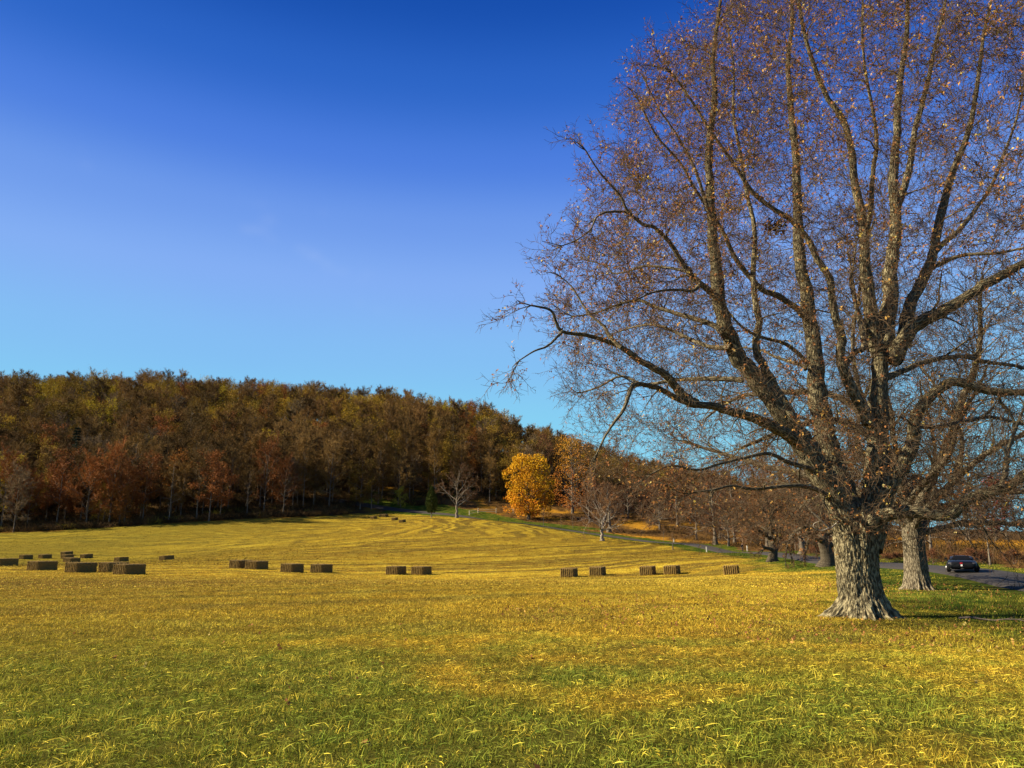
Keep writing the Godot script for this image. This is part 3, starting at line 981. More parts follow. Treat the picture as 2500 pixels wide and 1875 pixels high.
	for s in [[[-0.95, 2.62, 0.35, 0.022], [-1.15, 2.5, 0.5, 0.018], [-1.32, 2.44, 0.6, 0.017], [-1.62, 2.68, 0.75, 0.012], [-1.85, 2.88, 0.8, 0.006]], [[-1.32, 2.44, 0.6, 0.015], [-1.6, 2.36, 0.75, 0.013], [-1.82, 2.42, 0.85, 0.011], [-1.86, 2.54, 0.9, 0.009], [-1.68, 2.62, 0.95, 0.005]]]:
		var flat := []
		for q in s:
			flat.append_array(q)
		var w := fine_path(flat, 4, 0.01)
		dead.tube(w[0], w[1], 6)
	part("dead_branch", dead.mesh(), mats.pale_wood, t)
	# a squirrel's nest of leaves high in the crown
	var nest := thing("leaf_nest", "dark ball of dead leaves lodged high in the old tree's branches", "nest", at + Vector3(-2.2, 11.45, 0.6))
	var nb := MB.new()
	for k in 230:
		var d := shake().normalized()
		nb.tint = leaf_tint() * rng.randf_range(0.25, 0.6)
		nb.leaf(d * rng.randf_range(0.04, 0.26) * Vector3(1.5, 0.8, 1.3), (d + shake()).normalized(), d.cross(shake()).normalized(), 0.11, 0.075)
	part("leaves", nb.mesh(), mats.leaf, nest)
	var ns := MB.new()
	for k in 60:
		var d := shake().normalized()
		var o := d * 0.2
		ns.twig(o, o + (d + shake()).normalized() * rng.randf_range(0.1, 0.3), 0.004, 0.002)
	part("sticks", ns.mesh(), mats.twig, nest)


func grow_branch(branch: MB, sticks: MB, sprays: Array, leaves: Array, tints: Array, leafy: FastNoiseLite, p: Vector3, d: Vector3, l: float, r: float) -> void:
	var rise := 0.10 if p.y > 6.0 else -0.05
	var w := winding(p, d, l, r, rise, 0.26, 0.22, true)
	var pts: PackedVector3Array = w[0]
	var rad: PackedFloat32Array = w[1]
	if pts.size() < 3:
		return
	branch.tube(pts, rad, 5, false)
	dress(sticks, sprays, leaves, tints, leafy, pts, rad, l)


# side shoots, fine twigs and the leaves that still cling to them
func dress(sticks: MB, sprays: Array, leaves: Array, tints: Array, leafy: FastNoiseLite, pts: PackedVector3Array, rad: PackedFloat32Array, l: float) -> void:
	var rise := 0.10 if pts[0].y > 6.0 else -0.03
	var m := pts.size()
	for i in range(1, m):
		var dd := (pts[i] - pts[i - 1]).normalized()
		for s in (2 if rng.randf() < 0.35 else 1):
			var len3 := clampf((l - l * i / m) * 0.5, 0.35, 1.0) * rng.randf_range(0.6, 1.2)
			var x := winding(pts[i], offshoot(dd, rng.randf_range(0.5, 1.0), Vector3.UP * 0.2), len3, minf(rad[i] * 0.7, 0.0135), rise, 0.36, 0.16, true)
			var q: PackedVector3Array = x[0]
			if q.size() < 2:
				continue
			for j in q.size() - 1:
				sticks.twig(q[j], q[j + 1], x[1][j], x[1][j + 1])
			for j in range(1, q.size()):
				if j < q.size() - 1 and (j % 2 == 0 or rng.randf() < 0.74):
					continue
				var e := offshoot((q[j] - q[j - 1]).normalized(), rng.randf_range(0.2, 0.9), Vector3.ZERO)
				sprays.append(aligned(q[j], e, rng.randf_range(0.6, 1.15)))
				var k := leafy.get_noise_3dv(q[j])
				# most leaves cling to the sunny upper left; the right side is nearly bare
				var share := 0.8 + k * 5.5 + (2.4 * clampf(Vector2(q[j].x - 1.0, q[j].z).length() / crown_reach(q[j].y) - 0.35, 0.0, 0.6) * clampf((2.5 - q[j].x) / 4.0, 0.0, 1.0) if q[j].y > 7.5 else 0.0) - clampf(q[j].x + 0.5, -3.0, 5.0) * 0.16 + (0.5 if q[j].y > 9.0 else 0.0)
				if q[j].y < 5.0:
					share += 0.7 if q[j].x < 0.5 else 0.1
				while share > 0.0:
					if rng.randf() < share:
						var o := q[j] + e * rng.randf_range(0.05, 0.5) + shake() * 0.12
						leaves.append(aligned(o, (shake() + Vector3.DOWN * 0.7).normalized(), rng.randf_range(0.7, 1.25)))
						tints.append(leaf_tint())
					share -= 1.0


# ------------------------------------------------------------------ other trees
# A tree grown by rule. c: height, bole (share of clear stem), radius, limbs, spread, levels, lift, twig length and so on.
# Returns [trunk, branches, crown] as MB.
func grown(c: Dictionary, seed_: int) -> Array:
	rng.seed = seed_
	var trunk := MB.new()
	var wood := MB.new()
	var crown := MB.new()
	var h: float = c.height
	var r: float = c.radius
	var pts := PackedVector3Array()
	var rad := PackedFloat32Array()
	var lean := Vector3(rng.randf_range(-1, 1), 0, rng.randf_range(-1, 1)) * h * 0.025
	var m := 12
	var top: float = c.get("leader", 0.8)
	for i in m + 1:
		var t := float(i) / m
		pts.push_back(Vector3(0, -0.2, 0) + Vector3.UP * h * top * t + lean * t * t + (shake() * r * 0.35 if i > 0 else Vector3.ZERO))
		rad.push_back(r * (1.0 - 0.85 * pow(t, 0.8)) * (1.5 if i == 0 else (1.08 if i == 1 else 1.0)))
	trunk.tube(pts, rad, c.get("sides", 7))
	var n: int = c.limbs
	for k in n:
		var t := lerpf(c.bole, 0.97, (k + rng.randf() * 0.8) / n)
		var f := t * m
		var i := mini(int(f), m - 1)
		var o := pts[i].lerp(pts[i + 1], f - i)
		var az := k * 2.4 + rng.randf_range(-0.4, 0.4)
		var el: float = lerpf(c.low, c.high, (t - c.bole) / (1.0 - c.bole))
		var d := Vector3(cos(az) * cos(el), sin(el), sin(az) * cos(el))
		var u: float = (t - c.bole) / (1.0 - c.bole)
		var shape: float = c.get("peak", 0.35)
		var l: float = c.spread * (lerpf(c.get("foot", 0.75), 1.0, clampf(u / shape, 0, 1)) if u < shape else lerpf(1.0, c.get("tip", 0.45), (u - shape) / (1.0 - shape))) * rng.randf_range(0.8, 1.15)
		bough(wood, crown, c, o, d, l, minf(rad[i] * 0.6, r * 0.42), 1)
	return [trunk, wood, crown]


func bough(wood: MB, crown: MB, c: Dictionary, p: Vector3, d: Vector3, l: float, r: float, level: int) -> void:
	var w := winding(p, d, l, r, c.lift, c.get("wob", 0.22), l / (6.0 if level == 1 else 4.0), false)
	var pts: PackedVector3Array = w[0]
	wood.tube(pts, w[1], 5 if level == 1 else 3, false)
	var m := pts.size()
	var kids: int = c.kids[level - 1]
	if level < c.levels:
		for k in kids:
			var t := lerpf(0.22, 1.0, (k + rng.randf()) / kids)
			var f := t * (m - 1)
			var i := mini(int(f), m - 2)
			var dd := (pts[i + 1] - pts[i]).normalized()
			bough(wood, crown, c, pts[i].lerp(pts[i + 1], f - i), offshoot(dd, rng.randf_range(0.45, 1.0), Vector3.UP * c.lift), l * c.ratio * (1.15 - 0.6 * t) * rng.randf_range(0.75, 1.2), w[1][i] * 0.6, level + 1)
		return
	var twigs: int = c.twigs
	var tl: float = c.twig
	for k in twigs:
		var t := rng.randf_range(0.15, 1.0)
		var f := t * (m - 1)
		var i := mini(int(f), m - 2)
		var o := pts[i].lerp(pts[i + 1], f - i)
		var dd := (pts[i + 1] - pts[i]).normalized()
		var e := offshoot(dd, rng.randf_range(0.2, 1.0), Vector3.UP * c.lift * 2.0)
		var shade := rng.randf_range(0.6, 1.35)
		crown.tint = Color(shade, shade * rng.randf_range(0.9, 1.08), shade * rng.randf_range(0.85, 1.1))
		crown.blade(o, e, e.cross(shake()).normalized(), tl * rng.randf_range(0.6, 1.3), c.get("thin", 0.05), shake() * tl * 0.15)
	var leafs: int = c.get("leaves", 0)
	var ll: float = c.get("leaf", 0.3)
	for k in leafs:
		var o := pts[rng.randi_range(1, m - 1)] + shake() * tl * 0.75
		var shade := rng.randf_range(0.55, 1.45)
		crown.tint = Color(shade * rng.randf_range(0.9, 1.1), shade * rng.randf_range(0.8, 1.1), shade)
		var e := (shake() + Vector3.DOWN * 0.3).normalized()
		crown.leaf(o, e, e.cross(shake()).normalized(), ll * rng.randf_range(0.7, 1.4), ll * 0.75)


# a conifer: whorls of drooping needled boughs
func conifer(h: float, wide: float, seed_: int) -> Array:
	rng.seed = seed_
	var trunk := MB.new()
	var crown := MB.new()
	trunk.tube(PackedVector3Array([Vector3(0, -0.2, 0), Vector3(0, h * 0.5, 0), Vector3(0, h, 0)]), PackedFloat32Array([h * 0.014, h * 0.009, 0.03]), 7)
	var y := h * 0.10
	while y < h * 0.985:
		var reach := wide * pow(1.0 - y / h, 0.75) + 0.25
		for k in 7:
			var a := rng.randf() * TAU
			var d := Vector3(cos(a), rng.randf_range(-0.25, 0.05), sin(a)).normalized()
			var l := reach * rng.randf_range(0.7, 1.1)
			for j in 9:
				var o := Vector3(0, y, 0) + d * l * (j + 0.5) / 9.0 + Vector3.DOWN * pow(j / 9.0, 2.0) * l * 0.12
				for s in 4:
					var e := (d * 0.7 + shake() * 0.8 + Vector3.DOWN * 0.15).normalized()
					var shade := rng.randf_range(0.6, 1.4)
					crown.tint = Color(shade, shade, shade)
					crown.blade(o, e, e.cross(shake()).normalized(), rng.randf_range(0.4, 0.8), 0.17, Vector3.DOWN * 0.08)
		y += h * 0.032
	return [trunk, MB.new(), crown]


func plant_tree(called: String, label: String, at: Vector3, made: Array, barkm: Material, crownm: Material, turn := 0.0, scale_ := 1.0, group := "", category := "tree") -> Node3D:
	var t := thing(called, label, category, at, turn, group)
	t.scale = Vector3(scale_, scale_, scale_)
	if made[0] is MB:
		for i in 3:
			made[i] = made[i].mesh()
	part("trunk", made[0], barkm, t)
	if made[1].get_surface_count() > 0:
		part("branches", made[1], barkm, t)
	part("crown", made[2], crownm, t)
	return t


# a crown still in leaf: clumps of leaves on boughs that fill an egg-shaped crown
func leafy_crown(c: Dictionary, seed_: int) -> Array:
	rng.seed = seed_
	var trunk := MB.new()
	var wood := MB.new()
	var crown := MB.new()
	var h: float = c.height
	trunk.tube(PackedVector3Array([Vector3(0, -0.3, 0), Vector3(0.1, h * 0.12, 0), Vector3(0, h * 0.45, 0.1), Vector3(0.1, h * 0.85, 0)]), PackedFloat32Array([c.radius * 1.5, c.radius, c.radius * 0.7, 0.06]), 9)
	var n: int = c.clumps
	for k in n:
		var u := (k + 0.5) / n
		var y := lerpf(c.low, 0.97, u)
		var mid: float = c.belly
		var half := sqrt(maxf(0.03, 1.0 - pow((y - mid) / ((1.0 - mid) if y > mid else (mid - c.low + 0.16)), 2.0)))
		var a := k * 2.39996 + rng.randf_range(-0.3, 0.3)
		var deep := rng.randf_range(0.55, 1.0) if k % 4 != 0 else rng.randf_range(0.1, 0.55)
		var o := Vector3(cos(a) * half * c.spread * deep, h * y, sin(a) * half * c.spread * deep)
		var root := Vector3(0, maxf(h * 0.08, o.y - half * c.spread * 0.5), 0)
		var w := winding(root, (o - root).normalized(), root.distance_to(o), c.radius * 0.28, 0.05, 0.08, 1.2, false)
		wood.tube(w[0], w[1], 4, false)
		var r: float = c.clump * rng.randf_range(0.7, 1.25)
		var tone := rng.randf_range(0.75, 1.2)
		var warm := rng.randf_range(0.8, 1.12) * lerpf(0.72, 1.1, u)
		for j in int(c.leaves):
			var d := shake()
			if d.length() > 1.0:
				d = d.normalized() * rng.randf_range(0.7, 1.0)
			var p := o + d * r * Vector3(1.0, 0.62, 1.0)
			var s := tone * rng.randf_range(0.7, 1.3)
			crown.tint = Color(s, s * warm * rng.randf_range(0.85, 1.1), s)
			var e := (shake() + d * 0.6 + Vector3.DOWN * 0.2).normalized()
			crown.leaf(p, e, e.cross(shake()).normalized(), c.leaf * rng.randf_range(0.7, 1.3), c.leaf * 0.7)
	return [trunk, wood, crown]


# ------------------------------------------------------------------ second tree, wood and meadow trees
func tinted_crown(r: float, g: float, b: float, through := 0.3) -> StandardMaterial3D:
	return tinted(through, r, g, b)


func build_second_tree() -> void:
	rng.seed = 812
	var at := on(19.8, -38.0)
	var t := thing("roadside_tree", "second large bare tree with pale trunk beside the lane, right of the old tree", "tree", at)
	part("trunk", trunk_shape([[-0.25, 0.0, 0.80], [0.0, 0.0, 0.74], [0.3, 0.0, 0.60], [0.8, 0.0, 0.52], [1.7, 0.0, 0.46], [2.6, 0.0, 0.47], [3.3, 0.02, 0.46], [3.9, 0.05, 0.2]], 150, 70, 0.022, 91), mats.bark_grey, t)
	var branch := MB.new()
	var sticks := MB.new()
	var sprays := []
	var shades := []
	for k in 15:
		var az := k * 2.4 + 0.4
		var el: float = [1.3, 0.9, 1.05, 0.7, 1.2, 0.5, 0.9, 0.75, 0.35, 1.1, 0.25, 0.6, 0.8, 0.1, 1.0][k]
		var d := Vector3(cos(az) * cos(el), sin(el), sin(az) * cos(el))
		var w := winding(Vector3(0, 2.5 + (k % 5) * 0.35, 0), d, 7.5 + el * 5.0 + rng.randf() * 2.0, 0.27 if k < 5 else 0.17, 0.03, 0.15, 0.6, false)
		var b := MB.new()
		var row := []
		for i in w[0].size():
			row.append_array([w[0][i].x, w[0][i].y, w[0][i].z, w[1][i]])
		var fine := fine_path(row, 3, 0.04)
		b.tube(fine[0], fine[1], 9)
		part("limb", b.mesh(), mats.bark_grey, t)
		var pts: PackedVector3Array = w[0]
		for i in range(3, pts.size()):
			for s in (2 if i % 3 > 0 else 1):
				var dd := (pts[i] - pts[i - 1]).normalized()
				var x := winding(pts[i], offshoot(dd, rng.randf_range(0.5, 1.1), Vector3.UP * 0.1), rng.randf_range(1.3, 3.4), minf(w[1][i] * 0.5, 0.045), 0.06, 0.25, 0.35, false)
				branch.tube(x[0], x[1], 4, false)
				var q: PackedVector3Array = x[0]
				for j in range(1, q.size()):
					for e in 2:
						var f := offshoot((q[j] - q[j - 1]).normalized(), rng.randf_range(0.5, 1.1), Vector3.ZERO)
						var o := q[j] + f * rng.randf_range(0.35, 0.8)
						sticks.twig(q[j], o, 0.009, 0.005)
						sprays.append(aligned(o, (f + shake() * 0.4).normalized(), rng.randf_range(1.0, 1.9)))
						shades.append(Color.WHITE)
	part("branches", branch.mesh(), mats.limb, t)
	part("twigs", sticks.mesh(), mats.twig, t)
	scatter("fine_twigs", twig_sprays(1)[0], mats.twig, sprays, shades, t)


func wood_kinds() -> Array:
	var k := []
	var tall := {"height": 27.0, "bole": 0.26, "radius": 0.24, "limbs": 20, "low": 0.5, "high": 1.2, "spread": 6.8, "levels": 2, "kids": [6, 0], "ratio": 0.55, "lift": 0.25, "twigs": 30, "twig": 1.25, "thin": 0.075, "leaves": 5, "leaf": 0.34, "leader": 0.7, "peak": 0.6, "foot": 0.55, "tip": 0.9}
	for i in 4:
		var c := tall.duplicate()
		c.bole = [0.26, 0.34, 0.2, 0.3][i]
		c.height = [27.0, 29.0, 25.0, 26.0][i]
		c.spread = [6.4, 5.6, 7.2, 6.0][i]
		k.append(grown(c, 900 + i))
	# rounded trees still in leaf
	for i in 3:
		var c := tall.duplicate()
		c.bole = [0.22, 0.28, 0.2][i]
		c.height = [23.0, 24.0, 20.0][i]
		c.spread = [7.0, 6.2, 6.0][i]
		c.limbs = 15
		c.low = 0.2
		c.twigs = 10
		c.leaves = 26
		c.leaf = 0.42
		c.lift = 0.08
		k.append(grown(c, 920 + i))
	for i in k.size():
		for j in 3:
			k[i][j] = k[i][j].mesh()
	return k


# says which tree of the wood it is: shade, kind, row and what it stands above in the view
func wood_label(kind: String, tone: int, p: Vector2) -> String:
	var row := "deep in the wood"
	var back := edge_at(p.x) - p.y
	if back < 9.0:
		row = "in the front row"
	elif back < 18.0:
		row = "in the second row"
	elif back < 27.0:
		row = "third row into the wood"
	elif back < 38.0:
		row = "fourth row into the wood"
	var a := p.x / -p.y
	var over := "at the far left"
	for m in [[-0.62, "behind the leftmost bales"], [-0.56, "left of the spruces"], [-0.50, "by the spruces"], [-0.44, "near the small orange tree"], [-0.38, "left of the broad russet oak"], [-0.33, "right of the broad russet oak"], [-0.27, "above the touching bales"], [-0.22, "above the single middle bales"], [-0.17, "left of the tiny far bales"], [-0.12, "above the tiny far bales"], [-0.07, "behind evergreen and lone tree"], [0.0, "right of the lone tree"], [0.06, "behind the bright orange tree"], [0.14, "behind the white limbed tree"]]:
		if a > m[0]:
			over = m[1]
	return "%s%s %s, %s" % [["dark ", "", "pale "][tone], kind, row, over]


func build_wood() -> void:
	var kinds := wood_kinds()
	var spruce := conifer(32.0, 5.2, 940)
	for j in 3:
		spruce[j] = spruce[j].mesh()
	var brown := tinted_crown(0.156, 0.090, 0.024)
	var dun := tinted_crown(0.185, 0.112, 0.034)
	var russet := tinted_crown(0.228, 0.084, 0.021)
	var orange := tinted_crown(0.251, 0.103, 0.017)
	var olive := tinted_crown(0.255, 0.165, 0.018)
	var yellow := tinted_crown(0.471, 0.350, 0.023, 0.45)
	var grey := tinted_crown(0.175, 0.122, 0.065)
	var dark := tinted_crown(0.017, 0.029, 0.014, 0.1)
	# trees that stand out along the foot of the wood and on its crest
	for s in [
		[-103.7, -261.8, 5, russet, 1.10, "broad russet oak standing forward at the edge of the wood"],
		[-131.0, -255.4, 6, orange, 0.74, "small orange tree at the wood's edge near the far bales"],
		[-129.3, -266.0, 4, orange, 0.78, "thin orange brown tree behind the small orange one"],
		[-122.0, -277.0, 6, orange, 1.28, "tall orange crown beside a dark pine inside the wood"],
		[-159.8, -246.2, 2, grey, 0.92, "grey bare tree with wide crown at the field's left end"],
		[-153.6, -262.7, 5, russet, 0.75, "dull red tree behind the grey bare one at left"],
		[-140.0, -259.0, 4, olive, 0.62, "low olive brown tree between the left spruce and small orange tree"],
		[-102.0, -435.0, 5, yellow, 0.95, "bright yellow tree alone on the ridge top"],
		[-88.0, -437.0, 4, olive, 0.9, "olive green crown on the ridge right of the yellow tree"],
		[-223.0, -380.0, 5, olive, 1.0, "yellow green crown high on the left hillside"],
		[-154.0, -385.0, 4, yellow, 0.85, "yellow crown halfway up the middle of the hillside"],
		[-66.0, -326.0, 4, olive, 1.05, "tall ochre crown among bare trunks left of the lone tree"],
		[-19.0, -328.0, 6, orange, 0.95, "bright orange clump in front of bare trees above the lane"],
		[-14.0, -362.0, 4, orange, 1.0, "ochre orange crown near the right end of the ridge"],
		[-200.0, -340.0, 6, olive, 0.9, "small yellowish crown low on the left hillside"]]:
		var m: Array = kinds[s[2]].duplicate()
		plant_tree("edge_tree", s[5], on(s[0], s[1]), m, mats.far_bark, s[3], rng.randf() * TAU, s[4])
	var pale := grown({"height": 21.0, "bole": 0.3, "radius": 0.2, "limbs": 9, "low": 0.2, "high": 1.1, "spread": 4.4, "levels": 2, "kids": [4, 0], "ratio": 0.5, "lift": 0.12, "twigs": 3, "twig": 0.8, "thin": 0.05, "leader": 0.95}, 951)
	plant_tree("dead_tree", "pale dead tree with bare broken limbs at the wood's edge", on(-116.2, -259.3), pale, mats.far_bark_pale, grey)
	plant_tree("spruce", "tall dark green spruce inside the left part of the wood", on(-163.0, -280.0), spruce.duplicate(), mats.far_bark, dark, 0.0, 1.0)
	plant_tree("spruce", "dark green spruce top behind the orange crown", on(-135.0, -292.0), spruce.duplicate(), mats.far_bark, dark, 1.0, 0.7)
	# the rest of the wood
	rng.seed = 77
	var spots := []
	var z := -232.0
	while z > -520.0:
		var x := -430.0
		while x < 190.0:
			var p := Vector2(x + rng.randf_range(-3.4, 3.4), z + rng.randf_range(-3.4, 3.4))
			x += 8.4 if z > -330.0 else 9.4
			if absf(p.x) > -p.y * 0.80 + 12.0:
				continue
			var edge := edge_at(p.x)
			if p.x < -30.0:
				if p.y > edge - 4.0:
					continue
			else:
				var lane := lane_at(p.x, p.y)
				if p.y > -316.0 - clampf(p.x * 0.18, 0.0, 20.0) or lane > -24.0:
					continue
			spots.append(p)
		z -= 8.2 if z > -330.0 else 9.0
	spots.sort_custom(func(a, b): return a.length_squared() < b.length_squared())
	var looks := [[0, brown, "bare brown tree"], [1, brown, "slim bare brown tree"], [2, dun, "wide bare dun tree"], [3, dun, "bare dun tree"], [0, grey, "grey twiggy tree"], [4, olive, "dull olive leafed tree"],
		[5, russet, "russet leafed tree"], [6, brown, "round brown leafed tree"], [4, yellow, "golden leafed tree"], [2, russet, "bare reddish twiggy tree"]]
	var share := [0.24, 0.44, 0.60, 0.74, 0.80, 0.885, 0.93, 1.0]
	var first := {}
	var piles := {}
	var far_trunks := [[], [], [], [], [], [], []]
	var tones := {}
	for i in spots.size():
		var p: Vector2 = spots[i]
		var pick := rng.randf()
		var hue := patch_noise.get_noise_2d(p.x * 0.25 + 90.0, p.y * 0.25)
		var k := 0
		while pick > share[k]:
			k += 1
		if hue > 0.2 and k < 4 and rng.randf() < 0.25:
			k = 5
		if p.y < -390.0 and p.x < 0.0 and rng.randf() < 0.42:
			k = 5 if rng.randf() < 0.86 else 8
		elif p.y < -335.0 and rng.randf() < 0.18:
			k = 5
		if p.x < -60.0 and p.y > edge_at(p.x) - 16.0 and rng.randf() < 0.6:
			k = 6 if rng.randf() < 0.45 else 9
		if k == 5 and rng.randf() < 0.12:
			k = 8
		var size := rng.randf_range(0.8, 1.25)
		if p.x > -5.0:
			size *= 0.84 if p.x < 40.0 else 0.75
		var turn := rng.randf() * TAU
		var tone := rng.randi() % 3
		var key := k * 3 + tone
		if not tones.has(key):
			var m: StandardMaterial3D = looks[k][1].duplicate()
			var lit: Color = m.albedo_color.srgb_to_linear() * [0.55, 0.8, 1.1][tone]
			m.albedo_color = lin(lit.r, lit.g, lit.b)
			tones[key] = m
		if i < 250:
			var o: Node3D
			if not first.has(key):
				first[key] = plant_tree("wood_tree", wood_label(looks[k][2], tone, p), on(p.x, p.y), kinds[looks[k][0]].duplicate(), mats.far_bark, tones[key], turn, size, "trees of the hillside wood")
				o = first[key]
			else:
				o = dup(first[key], wood_label(looks[k][2], tone, p), "trees of the hillside wood")
			o.position = on(p.x, p.y)
			o.rotation.y = turn
			o.scale = Vector3(size, size * rng.randf_range(0.88, 1.04), size)
		else:
			if not piles.has(k):
				piles[k] = [[], []]
			var tf := Transform3D(Basis(Vector3.UP, turn).scaled(Vector3(size, size * rng.randf_range(0.88, 1.04), size)), on(p.x, p.y))
			piles[k][0].append(tf)
			var s: float = [0.58, 0.85, 1.15][tone] * rng.randf_range(0.85, 1.15)
			piles[k][1].append(Color(s, s * rng.randf_range(0.92, 1.06), s))
			far_trunks[looks[k][0]].append(tf)
	var mass := Node3D.new()
	mass.name = "hillside_wood"
	add_child(mass)
	mass.set_meta("kind", "stuff")
	mass.set_meta("label", "brown leafless wood covering the upper hillside")
	for k in piles:
		scatter("crowns", kinds[looks[k][0]][2].duplicate(), looks[k][1], piles[k][0], piles[k][1], mass)
	for k in 7:
		if far_trunks[k].is_empty():
			continue
		var white := []
		white.resize(far_trunks[k].size())
		white.fill(Color.WHITE)
		scatter("trunks", kinds[k][0].duplicate(), mats.far_bark, far_trunks[k], white, mass)
		scatter("boughs", kinds[k][1].duplicate(), mats.far_bark, far_trunks[k], white, mass)


func build_meadow_trees() -> void:
	var brown := tinted_crown(0.103, 0.055, 0.026)
	var red_brown := tinted_crown(0.152, 0.065, 0.030)
	var tan := tinted_crown(0.198, 0.106, 0.046)
	var orange := tinted_crown(0.58, 0.33, 0.013, 0.45)
	var amber := tinted_crown(0.42, 0.20, 0.022, 0.4)
	var green := tinted_crown(0.057, 0.076, 0.017, 0.1)
	var lime := tinted_crown(0.319, 0.304, 0.030, 0.4)
	var red := tinted_crown(0.319, 0.046, 0.023, 0.4)
	# the lone tree at the top of the field
	plant_tree("lone_tree", "lone bare tree with pale spreading limbs at the top of the field", on(-18.1, -250.7), grown({"height": 19.5, "bole": 0.36, "radius": 0.55, "limbs": 11, "low": 0.35, "high": 1.35, "spread": 9.5, "levels": 3, "kids": [5, 4, 0], "ratio": 0.5, "lift": 0.08, "wob": 0.24, "twigs": 18, "twig": 0.9, "thin": 0.045, "leader": 0.5, "sides": 9, "foot": 0.75, "tip": 1.1}, 301), mats.far_bark_pale, brown)
	# columnar evergreen beside it
	rng.seed = 66
	var cy := MB.new()
	for k in 5200:
		var y := pow(rng.randf(), 0.9)
		var r := 2.15 * pow(sin(PI * clampf(0.13 + y * 0.87, 0.0, 1.0)), 0.75) * (1.0 - y * 0.35)
		var a := rng.randf() * TAU
		var o := Vector3(cos(a) * r * rng.randf_range(0.75, 1.02), 1.5 + y * 9.0, sin(a) * r * rng.randf_range(0.75, 1.02))
		var d := (Vector3(cos(a), 1.3, sin(a)) + shake() * 0.5).normalized()
		var s := rng.randf_range(0.6, 1.4)
		cy.tint = Color(s, s, s * rng.randf_range(0.7, 1.1))
		cy.leaf(o, d, d.cross(shake()).normalized(), 0.5, 0.28)
	var ct := MB.new()
	ct.tube(PackedVector3Array([Vector3(0, -0.2, 0), Vector3(0, 3, 0), Vector3(0, 9, 0)]), PackedFloat32Array([0.22, 0.18, 0.05]), 7)
	plant_tree("columnar_evergreen", "dark green teardrop shaped evergreen left of the lone tree", on(-27.7, -262.7), [ct, MB.new(), cy], mats.far_bark_pale, green)
	# the bright orange tree beyond the lane
	plant_tree("orange_tree", "dense bright orange tree beyond the bend of the lane", on(6.2, -286.0), leafy_crown({"height": 24.5, "radius": 0.5, "low": 0.09, "belly": 0.5, "spread": 9.3, "clumps": 120, "clump": 2.3, "leaves": 95, "leaf": 0.58}, 302), mats.far_bark, orange)
	plant_tree("amber_tree", "tall amber brown tree behind the bright orange one", on(24.0, -303.0), leafy_crown({"height": 32.0, "radius": 0.5, "low": 0.06, "belly": 0.55, "spread": 9.0, "clumps": 110, "clump": 2.2, "leaves": 42, "leaf": 0.45}, 303), mats.far_bark, amber)
	plant_tree("maroon_tree", "round maroon brown tree with a domed crown behind the amber tree", on(15.0, -336.0), grown({"height": 27.0, "bole": 0.2, "radius": 0.4, "limbs": 16, "low": 0.2, "high": 1.25, "spread": 9.5, "levels": 2, "kids": [7, 0], "ratio": 0.45, "lift": 0.15, "twigs": 24, "twig": 1.2, "thin": 0.06, "leaves": 8, "leaf": 0.4, "leader": 0.8}, 304), mats.far_bark, red_brown)
	# the tree with whitish limbs on the near side of the lane
	plant_tree("white_limbed_tree", "low forking tree with whitish limbs and tan twigs beside the lane", on(22.2, -190.0), grown({"height": 16.5, "bole": 0.42, "radius": 0.55, "limbs": 12, "low": 0.1, "high": 1.4, "spread": 8.6, "levels": 3, "kids": [5, 5, 0], "ratio": 0.5, "lift": 0.2, "wob": 0.22, "twigs": 30, "twig": 0.8, "thin": 0.03, "leader": 0.34, "foot": 0.7, "tip": 1.1, "sides": 10}, 305), mats.white_bark, tan)
	plant_tree("verge_tree", "dark bare tree with level limbs on the far verge by the walker", on(50.3, -190.5), grown({"height": 20.0, "bole": 0.2, "radius": 0.55, "limbs": 15, "low": 0.1, "high": 1.2, "spread": 8.5, "levels": 3, "kids": [5, 4, 0], "ratio": 0.5, "lift": 0.1, "twigs": 12, "twig": 0.8, "thin": 0.05, "leader": 0.85, "sides": 9}, 306), mats.far_bark, brown)
	var weep := {"height": 10.5, "bole": 0.16, "radius": 0.62, "limbs": 18, "low": 0.3, "high": 1.2, "spread": 6.4, "levels": 3, "kids": [6, 5, 0], "ratio": 0.5, "lift": -0.03, "wob": 0.3, "twigs": 20, "twig": 0.6, "thin": 0.022, "leader": 0.7, "sides": 12}
	plant_tree("twiggy_tree", "broad low tree with a dense tan mass of twigs, left of the old trunk", on(32.0, -95.0), grown(weep, 307), mats.bark_dark, tan)
	weep.height = 13.0
	weep.spread = 7.2
	weep.radius = 0.72
	weep.bole = 0.22
	plant_tree("twiggy_tree", "thick trunked twiggy tree standing just behind the old tree's trunk", on(30.7, -75.8), grown(weep, 308), mats.bark_dark, brown)
	plant_tree("twiggy_tree", "dark twiggy tree across the lane behind golden grass", on(46.3, -123.5), grown({"height": 14.0, "bole": 0.18, "radius": 0.5, "limbs": 15, "low": 0.0, "high": 1.2, "spread": 6.5, "levels": 3, "kids": [5, 5, 0], "ratio": 0.5, "lift": 0.0, "twigs": 13, "twig": 0.8, "thin": 0.035, "leader": 0.75}, 309), mats.far_bark, brown)
	plant_tree("shaded_tree", "squat dark tree in shade behind the white limbed tree", on(31.7, -250.0), grown({"height": 17.0, "bole": 0.14, "radius": 0.75, "limbs": 16, "low": 0.1, "high": 1.2, "spread": 8.0, "levels": 2, "kids": [7, 0], "ratio": 0.5, "lift": 0.05, "twigs": 24, "twig": 0.9, "thin": 0.06, "leaves": 6, "leaf": 0.35}, 310), mats.far_bark, brown)
